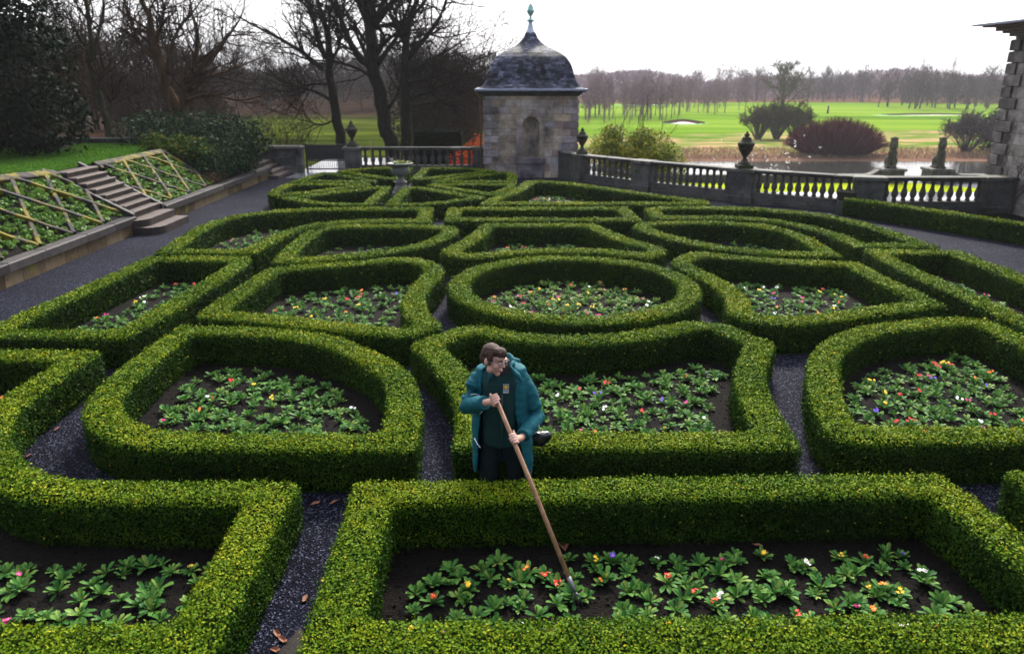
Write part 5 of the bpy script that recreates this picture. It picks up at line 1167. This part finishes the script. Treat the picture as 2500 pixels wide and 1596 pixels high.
# ------------------------------------------------------------------ the gardener
def pz(x, y, Y): return aty(1080+x/3.844, 800+y/3.844, Y)
def solid(name, mb, mat, parent, vox=.006, sm=4, wr=0, wf=10, rigid=None):
    me = remesh(mb, vox, sm, name)
    if wr:
        n = len(me.vertices); P = np.empty(n*3, np.float32); me.vertices.foreach_get('co', P); P = P.reshape(-1, 3); N = np.empty(n*3, np.float32); me.vertices.foreach_get('normal', N); N = N.reshape(-1, 3)
        Q = P*np.array([1, 1, 1.5]); f = fbm(Q, wf, 2)*.6+fbm(Q, wf*2.3, 6)*.3+fbm(Q, wf*5, 1)*.12; P = P+N*(f*wr)[:, None]; me.vertices.foreach_set('co', P.ravel())
    me.materials.clear(); me.materials.append(mat); me.polygons.foreach_set('use_smooth', [True]*len(me.polygons)); me.update()
    return link(name, me, parent)
def person():
    t = empty('person', (0, 0, 0), label='young gardener in a teal jacket and glasses leaning on a long handled hoe', cat='person')
    skin = M('skin', [(.3, (.42, .22, .17)), (.7, (.56, .32, .25))], 14, .5, .1, 60)
    teal = M('teal_cloth', [(.3, (.002, .056, .076)), (.7, (.004, .096, .120))], 7, .7, .25, 40, spec=.18)
    fleece = M('dark_green_fleece', [(.3, (.003, .022, .022)), (.7, (.007, .040, .040))], 9, .9, .3, 120, spec=.2)
    trou = M('dark_trousers', (.006, .012, .014), 9, .9, .3, 60, spec=.15)
    hairm = M('brown_hair', [(.3, (.016, .007, .005)), (.7, (.060, .028, .018))], 60, .6, .5, 160, spec=.2, stretch=(1, 1, .35))
    band = M('reflective_piping', (.55, .6, .65), 20, .4); dark = M('boot_leather', (.012, .011, .010), 14, .6); inner = M('dark_shirt', (.006, .007, .010), 14, .9)
    H = pz(478, 300, 5.25); HT = Matrix.Translation(H) @ Matrix.Rotation(math.radians(54), 4, 'Z') @ Matrix.Rotation(math.radians(12), 4, 'X') @ Matrix.Rotation(math.radians(4), 4, 'Y') @ Matrix.Scale(.95, 4)
    shR, elR, wrR = pz(285, 415, 5.42), pz(232, 735, 5.34), pz(412, 700, 5.10)
    shL, elL, wrL = pz(775, 415, 5.44), pz(868, 830, 5.42), pz(742, 1030, 5.13)
    TOP = pz(505, 668, 5.03); TIP = Vector((.452, 4.17, .05)); S = (TIP-TOP).normalized()
    def onshaft(x, y):
        best = min(range(400), key=lambda i: (lambda p: abs((lambda zc, yc: CY+FP*yc/zc)(p.y*CT-(p.z-HC)*ST, -p.y*ST-(p.z-HC)*CT)-(800+y/3.844)))(TOP+(TIP-TOP)*(i/400)))
        return TOP+(TIP-TOP)*(best/400)
    gR = onshaft(505, 672)+S*.0; gL = onshaft(652, 1045)
    hips = Vector((-.08, 5.47, .74)); chest = Vector((-.09, 5.44, 1.10)); neck = Vector((-.08, 5.40, 1.285)); 
    # one continuous body: head, neck, torso, arms, hands and legs
    b = MB()
    def hb(c, r): b.ball(HT @ Vector(c), r, 12, 0, .5, HT.to_3x3().to_4x4())
    hb((0, .012, .028), (.074, .094, .092)); hb((0, -.030, -.045), (.054, .056, .062)); hb((0, -.064, -.094), (.026, .022, .020)); hb((0, -.07, .045), (.052, .022, .03))
    for sx in (-1, 1): hb((sx*.034, -.058, -.022), (.028, .028, .028)); hb((sx*.050, -.018, -.065), (.02, .03, .03)); hb((sx*.076, .014, -.004), (.010, .020, .032))
    b.tube([HT @ Vector(p) for p in ((0, -.084, .022), (0, -.098, 0), (0, -.108, -.022))], [.009, .012, .015], 8); hb((0, -.088, -.050), (.022, .011, .008)); hb((0, -.086, -.064), (.020, .011, .008))
    b.tube([HT @ Vector((0, .015, -.03)), neck+Vector((0, 0, .02)), neck-Vector((0, 0, .08))], [.054, .056, .07], 12)
    b.tube([neck-Vector((0, 0, .04)), chest, (chest+hips)/2, hips], [.08, .125, .115, .12], 14)
    for sh, el, wr in ((shR+Vector((.03, 0, -.07)), elR, wrR), (shL+Vector((-.02, 0, -.085)), elL+Vector((.022, 0, 0)), wrL)): b.tube([chest+Vector((0, 0, .04)), sh, sh*.5+el*.5, el+(chest-el)*.06, (el+wr)/2, wr], [.05, .034, .03, .03, .031, .026], 10)
    for sx in (-1, 1): b.tube([hips+Vector((sx*.06, 0, .02)), Vector((-.08+sx*.105, 5.44, .42)), Vector((-.08+sx*.12, 5.45, .08)), Vector((-.08+sx*.12, 5.40, .045))], [.085, .058, .04, .035], 10); b.ball((-.08+sx*.12, 5.37, .045), (.035, .07, .035))
    def hand(g, wr, up, yaw):
        f = Vector((0, -1, .0)); f = (f-S*f.dot(S)).normalized(); l = (wr-g); l = (l-S*l.dot(S)); l = (l+f*-.35*l.length).normalized(); f2 = (f-l*f.dot(l)).normalized()
        pc = g+l*.044-f2*.004
        b.tube([wr, wr*.45+pc*.55, pc], [.027, .029, .031], 10); 
        for k in range(-2, 3): b.ball(pc+S*(.013*k)-l*.006, (.024, .020, .018), 8)
        lens = (.92, 1.0, .97, .82)
        for k in range(4):
            o = S*(-.031+.0205*k)*up; R = .0265; P = []
            for q in range(7):
                a = math.radians(-8+(235*lens[k])*q/6); rr = R+(.019*(1-q/2) if q < 2 else 0); P.append(g+o+l*(rr*math.cos(a))+f2*(rr*math.sin(a)+(.008 if q == 1 else 0)))
            b.tube(P, [.0105, .0112, .0102, .0100, .0094, .0088, .0072], 8); b.ball(P[1], .0112, 8); b.ball(P[3], .0104, 8)
        o = -S*up; P = [pc+o*.012-f2*.012, pc+o*.035+f2*.004-l*.006, g+o*.048+l*.018+f2*.024, g+o*.052-l*.004+f2*.030]
        b.tube(P, [.014, .0125, .0105, .0085], 8)
    hand(gR, wrR, 1, 0); hand(gL, wrL, 1, 0)
    solid('body', b, skin, t, .0042, 3)
    # face details
    for sx in (-1, 1):
        m = MB(); m.ball(HT @ Vector((sx*.029, -.0835, .012)), (.010, .007, .007), 8); m.build('eye', M('eye_white', (.55, .5, .48), 30, .3), t)
        m = MB(); m.tube([HT @ Vector((sx*.012, -.098, .031)), HT @ Vector((sx*.03, -.097, .036)), HT @ Vector((sx*.05, -.084, .030))], [.004, .0045, .003], 6); m.build('eyebrow', hairm, t)
    m = MB(); m.tube([HT @ Vector((-.02, -.0935, -.056)), HT @ Vector((0, -.1005, -.0565)), HT @ Vector((.02, -.0935, -.056))], [.003, .005, .003], 6); m.build('mouth', M('lips', (.30, .11, .095), 20, .5), t)
    h = MB()
    def hh(c, r): h.ball(HT @ Vector(c), r, 14, 0, .5, HT.to_3x3().to_4x4())
    hh((0, .024, .048), (.0795, .095, .081)); hh((0, .052, .005), (.074, .068, .078)); hh((0, -.045, .092), (.064, .048, .034)); hh((.012, -.078, .074), (.036, .020, .024)); hh((-.022, -.074, .076), (.034, .020, .022))
    for sx in (-1, 1): hh((sx*.071, -.010, .030), (.013, .030, .042)); hh((sx*.071, -.018, -.005), (.008, .012, .024))
    solid('hair', h, hairm, t, .0045, 2, .0045, 40)
    gl = MB()
    for sx in (-1, 1):
        c = Vector((sx*.031, -.106, .008)); P = [HT @ (c+Vector((.021*math.cos(a), .012*sx*0+.004*abs(math.cos(a))*0, .015*math.sin(a)))) for a in [2*PI*k/16 for k in range(17)]]
        gl.tube(P, .0016, 5); gl.tube([HT @ Vector((sx*.052, -.104, .010)), HT @ Vector((sx*.078, -.06, .012)), HT @ Vector((sx*.081, .01, .010))], .0017, 5)
    gl.tube([HT @ Vector((-.010, -.106, .012)), HT @ Vector((0, -.110, .015)), HT @ Vector((.010, -.106, .012))], .0016, 5)
    gl.build('glasses', M('wire_frame', (.35, .33, .33), 20, .25, metal=.8), t)
    # fleece, trousers, boots
    b = MB()
    b.tube([Vector((-.085, 5.43, 1.27)), Vector((-.09, 5.42, 1.16)), Vector((-.09, 5.42, .98)), Vector((-.085, 5.44, .80)), Vector((-.085, 5.45, .625))], [.11, .158, .162, .162, .158], 18)
    fl = solid('fleece', b, fleece, t, .008, 4, .006, 9)
    m = MB(); m.tube([(-.075, 5.252, 1.1), (-.078, 5.253, .95), (-.08, 5.272, .80), (-.08, 5.286, .64)], .0035, 5); m.build('zip', M('zip_tape', (.03, .06, .06), 20, .5), fl)
    b = MB(); b.tube([neck+Vector((0, -.01, .05)), neck-Vector((0, .03, .06)), neck-Vector((0, .07, .15))], [.064, .074, .05], 12); solid('shirt_collar', b, inner, t, .007, 3)
    b = MB()
    for sx in (-1, 1): b.tube([hips+Vector((sx*.05, .0, .05)), hips+Vector((sx*.075, -.01, -.1)), Vector((-.08+sx*.11, 5.44, .42)), Vector((-.08+sx*.12, 5.45, .08))], [.115, .10, .078, .062], 12)
    solid('trousers', b, trou, t, .009, 4, .006, 12)
    for sx in (-1, 1):
        b = MB(); x = -.08+sx*.12; b.tube([(x, 5.45, .16), (x, 5.45, .07)], [.058, .056], 10); b.ball((x, 5.37, .045), (.05, .12, .05)); b.box(x-.048, x+.048, 5.27, 5.50, .004, .03); solid('boot', b, dark, t, .008, 2)
    # jacket: open front shell, sleeves, collar and lapels in one cloth
    b = MB(); lv = [(1.285, .115, .085, 60), (1.25, .19, .115, 44), (1.17, .222, .152, 38), (1.02, .230, .175, 36), (.86, .232, .185, 40), (.70, .238, .186, 46), (.54, .246, .186, 50), (.40, .244, .182, 54), (.335, .24, .178, 58)]
    nA = 28; G = []
    for z, ax, ay, gap in lv:
        row = []
        for k in range(nA+1):
            a = math.radians(gap-8)+(2*PI-math.radians(2*gap))*k/nA; fold = 1+.03*math.sin(a*5+z*4)*(1.2-z)
            cx = -.085+.012*(z < .7); row.append((cx+ax*fold*math.sin(a)*-1*-1, 5.45-ay*fold*math.cos(a), z-.03*(z < .36)*math.sin(a*2)))
        G.append(row)
    o0 = len(b.v)
    for s_ in (0, 1):
        for row in G:
            c = (-.08, 5.45)
            for (x, y, z) in row:
                d = Vector((x-c[0], y-c[1], 0)).normalized()*(-.014*s_); b.v.append((x+d.x, y+d.y, z))
    W = nA+1; R_ = len(G)
    def id_(s_, r, k): return o0+s_*W*R_+r*W+k
    for r in range(R_-1):
        for k in range(nA): b.face((id_(0, r, k), id_(0, r+1, k), id_(0, r+1, k+1), id_(0, r, k+1))); b.face((id_(1, r, k), id_(1, r, k+1), id_(1, r+1, k+1), id_(1, r+1, k)))
        for k in (0, nA): f = (id_(0, r, k), id_(1, r, k), id_(1, r+1, k), id_(0, r+1, k)); b.face(f if k == 0 else f[::-1])
    for k in range(nA): b.face((id_(0, 0, k), id_(0, 0, k+1), id_(1, 0, k+1), id_(1, 0, k))); b.face((id_(0, R_-1, k), id_(1, R_-1, k), id_(1, R_-1, k+1), id_(0, R_-1, k+1)))
    for sh, el, wr in ((shR+Vector((.03, 0, -.02)), elR, wrR), (shL+Vector((-.02, 0, -.035)), elL+Vector((.022, 0, 0)), wrL)):
        inn = sh*.5+Vector((-.08, 5.45, 1.24))*.5
        b.tube([inn+Vector((0, 0, -.045)), sh+Vector((0, .01, -.058)), sh*.6+el*.4, sh*.25+el*.75, el, el*.6+wr*.4, el*.12+wr*.88], [.078, .078, .072, .070, .070, .064, .053], 16)
    # stand collar and turned back lapels
    P = [];
    for k in range(13):
        a = math.radians(48+264*k/12); P.append(Vector((-.08+.088*math.sin(a), 5.415-.082*math.cos(a), 1.30+.018*math.cos(a)*-1)))
    b.tube(P, [.016]+[.021]*11+[.016], 8); b.tube([p+Vector((0, .006, .022)) for p in P[2:11]], [.010]+[.014]*7+[.010], 8)
    b.tube([P[0]+Vector((-.0, -.02, .01)), Vector((.045, 5.305, 1.235)), Vector((.075, 5.29, 1.19))], [.016, .024, .010], 8)
    b.tube([P[-1]+Vector((0, -.02, .0)), Vector((-.165, 5.305, 1.225)), Vector((-.19, 5.295, 1.18))], [.016, .022, .010], 8)
    b.tube([Vector((.06, 5.50, 1.275)), Vector((-.02, 5.53, 1.285)), Vector((-.14, 5.53, 1.28)), Vector((-.2, 5.49, 1.26))], [.018, .026, .026, .018], 10)
    jk = solid('jacket', b, teal, t, .0065, 2, .0095, 13)
    for (a, c, q, r) in ((elR, wrR, .40, .078), (elL, wrL, .42, .077)):
        p = a*(1-q)+c*q; d = (c-a).normalized(); u = d.cross(Vector((0, 0, 1))).normalized(); w = d.cross(u); m = MB()
        P = [p+(u*math.cos(x)+w*math.sin(x))*(r+.004) for x in [PI*.95*k/16+(PI*.1 if c is wrL else PI*.6) for k in range(17)]]; m.tube(P, .0026, 5); m.build('reflective_band', band, jk)
        m = MB(); p2 = a*.09+c*.91; m.tube([p2-d*.02, p2+d*.008], [.056, .052], 16); m.build('cuff', teal, jk)
    m = MB(); m.tube([(-.30, 5.37, .67), (-.275, 5.315, .648), (-.25, 5.285, .63)], .004, 5); m.build('pocket_edge', band, jk)
    # chest badge: yellow round emblem over white waves on a blue plate
    zb = 1.075; yb = 5.252; bx = pz(597, 565, 5.25)
    bd = MB(); T = Matrix.Translation((bx.x, bx.y-.012, bx.z)) @ Matrix.Rotation(math.radians(-8), 4, 'X')
    bd.box(-.021, .021, -.002, .002, -.034, .034, 0, .5, 0, T); 
    for x0, x1, z0, z1 in ((-.021, .021, .032, .034), (-.021, .021, -.034, -.032), (-.021, -.019, -.032, .032), (.019, .021, -.032, .032)): bd.box(x0, x1, -.004, -.0021, z0, z1, 1, .5, 0, T)
    badge = bd.build('badge', [M('badge_blue', (.012, .03, .09), 30, .5), M('badge_white', (.7, .75, .75), 30, .5)], fl)
    em = MB(); em.lathe([(.0145, 0), (.0145, .002)], 14, 0, .5, T @ Matrix.Translation((0, -.0022, .013)) @ Matrix.Rotation(PI/2, 4, 'X')); em.build('emblem', M('badge_yellow', (.75, .42, .01), 30, .5), badge)
    for k, zz in enumerate((-.008, -.015)):
        m = MB(); m.tube([T @ Vector((-.017+.034*q/12, -.0035, zz+.0022*math.sin(q*1.57))) for q in range(13)], .0011, 4); m.build('wave', M('wave_white', (.75, .8, .8), 30, .5), badge)
    m = MB()
    for q in range(7): m.box(-.015+.0044*q, -.0122+.0044*q, -.004, -.0021, -.027, -.0225, 0, .5, 0, T)
    m.build('lettering', M('letter_white', (.75, .8, .8), 30, .5), badge)
    # hoe
    hz_ = empty('garden_hoe', TIP, label='long wooden handled hoe in the hands of the gardener, its steel tip in the soil', cat='hoe')
    m = MB(); A = TOP-S*.028-TIP; Bv = -S*.17; m.tube([A, A+S*.008, A*.5+Bv*.5+Vector((.004, 0, .003)), Bv], [.012, .0155, .0165, .0165], 12); m.build('handle', MT['wood'], hz_)
    m = MB(); m.tube([Bv-S*.01, -S*.10, -S*.07], [.0195, .014, .009], 10); m.build('socket', MT['steel'], hz_)
    m = MB()
    for k in (-1, 0, 1): m.tube([-S*.075, -S*.05+Vector((k*.02, 0, .004)), Vector((k*.026, -.005, -.02))], [.006, .005, .003], 6)
    m.build('tines', MT['steel'], hz_)
    b = MB(); c = pz(900, 1035, 5.5); b.ball(c, (.10, .06, .07), 12); b.ball(c+Vector((.06, .01, .01)), (.06, .05, .05), 12); b.ball(c+Vector((-.08, -.01, -.02)), (.06, .05, .055), 12)
    o = solid('plastic_bag', b, M('black_plastic', (.008, .008, .011), 20, .22), None, .007, 2, .014, 16); tag(o, 'shiny black bag hanging at the hip of the gardener, behind his elbow', 'bag')
person()
# ------------------------------------------------------------------ light
SUN_EL, SUN_AZ = 40, 12          # degrees; azimuth measured from the view direction towards the right
w = D.worlds.new('World'); SC.world = w; w.use_nodes = True
nt = w.node_tree; bg = nt.nodes['Background']
sk = nt.nodes.new('ShaderNodeTexSky'); sk.sky_type = 'NISHITA'; sk.sun_disc = False
sk.sun_elevation = math.radians(SUN_EL); sk.sun_rotation = math.radians(SUN_AZ); sk.dust_density = 4; sk.air_density = 1
hs = nt.nodes.new('ShaderNodeHueSaturation'); hs.inputs['Saturation'].default_value = .3; hs.inputs['Value'].default_value = .5
nt.links.new(sk.outputs[0], hs.inputs['Color'])
# the cloud layer: brighter overhead than at the horizon, as under a thin overcast
tc = nt.nodes.new('ShaderNodeTexCoord'); sx_ = nt.nodes.new('ShaderNodeSeparateXYZ'); nt.links.new(tc.outputs['Generated'], sx_.inputs[0])
vm = nt.nodes.new('ShaderNodeVectorMath'); vm.operation = 'SCALE'; vm.inputs[3].default_value = 19
rp = nt.nodes.new('ShaderNodeValToRGB'); nt.links.new(sx_.outputs[2], rp.inputs[0])
rp.color_ramp.elements[0].position = 0; rp.color_ramp.elements[0].color = (.30, .31, .33, 1); rp.color_ramp.elements[1].position = .9; rp.color_ramp.elements[1].color = (1, 1.0, 1.04, 1)
ry = nt.nodes.new('ShaderNodeValToRGB'); mr = nt.nodes.new('ShaderNodeMapRange'); mr.inputs[1].default_value = -1; mr.inputs[2].default_value = 1; nt.links.new(sx_.outputs[1], mr.inputs[0]); nt.links.new(mr.outputs[0], ry.inputs[0])
ry.color_ramp.interpolation = 'EASE'; ry.color_ramp.elements[0].position = .10; ry.color_ramp.elements[0].color = (.15, .19, .27, 1); ry.color_ramp.elements[1].position = .85; ry.color_ramp.elements[1].color = (1.0, .99, .98, 1)
v2 = nt.nodes.new('ShaderNodeVectorMath'); v2.operation = 'MULTIPLY'; nt.links.new(rp.outputs[0], v2.inputs[0]); nt.links.new(ry.outputs[0], v2.inputs[1]); nt.links.new(v2.outputs[0], vm.inputs[0])
va = nt.nodes.new('ShaderNodeVectorMath'); va.operation = 'ADD'; nt.links.new(hs.outputs[0], va.inputs[0]); nt.links.new(vm.outputs[0], va.inputs[1])
nt.links.new(va.outputs[0], bg.inputs[0]); bg.inputs[1].default_value = .1
l = D.lights.new('sun', 'SUN'); l.energy = 5.0; l.angle = math.radians(11); l.color = (1, .95, .84)
lo = D.objects.new('sun', l); COL.objects.link(lo); lo.rotation_euler = (math.radians(-(90-SUN_EL)), 0, math.radians(-SUN_AZ))
SC.view_settings.view_transform = 'Standard'; SC.view_settings.look = 'None'; SC.view_settings.exposure = .7
# ------------------------------------------------------------------ air
mb = MB(); mb.box(-420, 520, -40, 700, -8, 26, 0)
hm = D.materials.new('haze'); hm.use_nodes = True; hn = hm.node_tree; hn.nodes.clear()
ho = hn.nodes.new('ShaderNodeOutputMaterial'); hv = hn.nodes.new('ShaderNodeVolumePrincipled'); hv.inputs['Color'].default_value = (.93, .92, 1, 1); hv.inputs['Density'].default_value = .00027; hv.inputs['Anisotropy'].default_value = .3
hn.links.new(hv.outputs[0], ho.inputs['Volume'])
mb.build('haze', hm, kind='stuff', label='thin pale winter haze over the park', cat='haze')
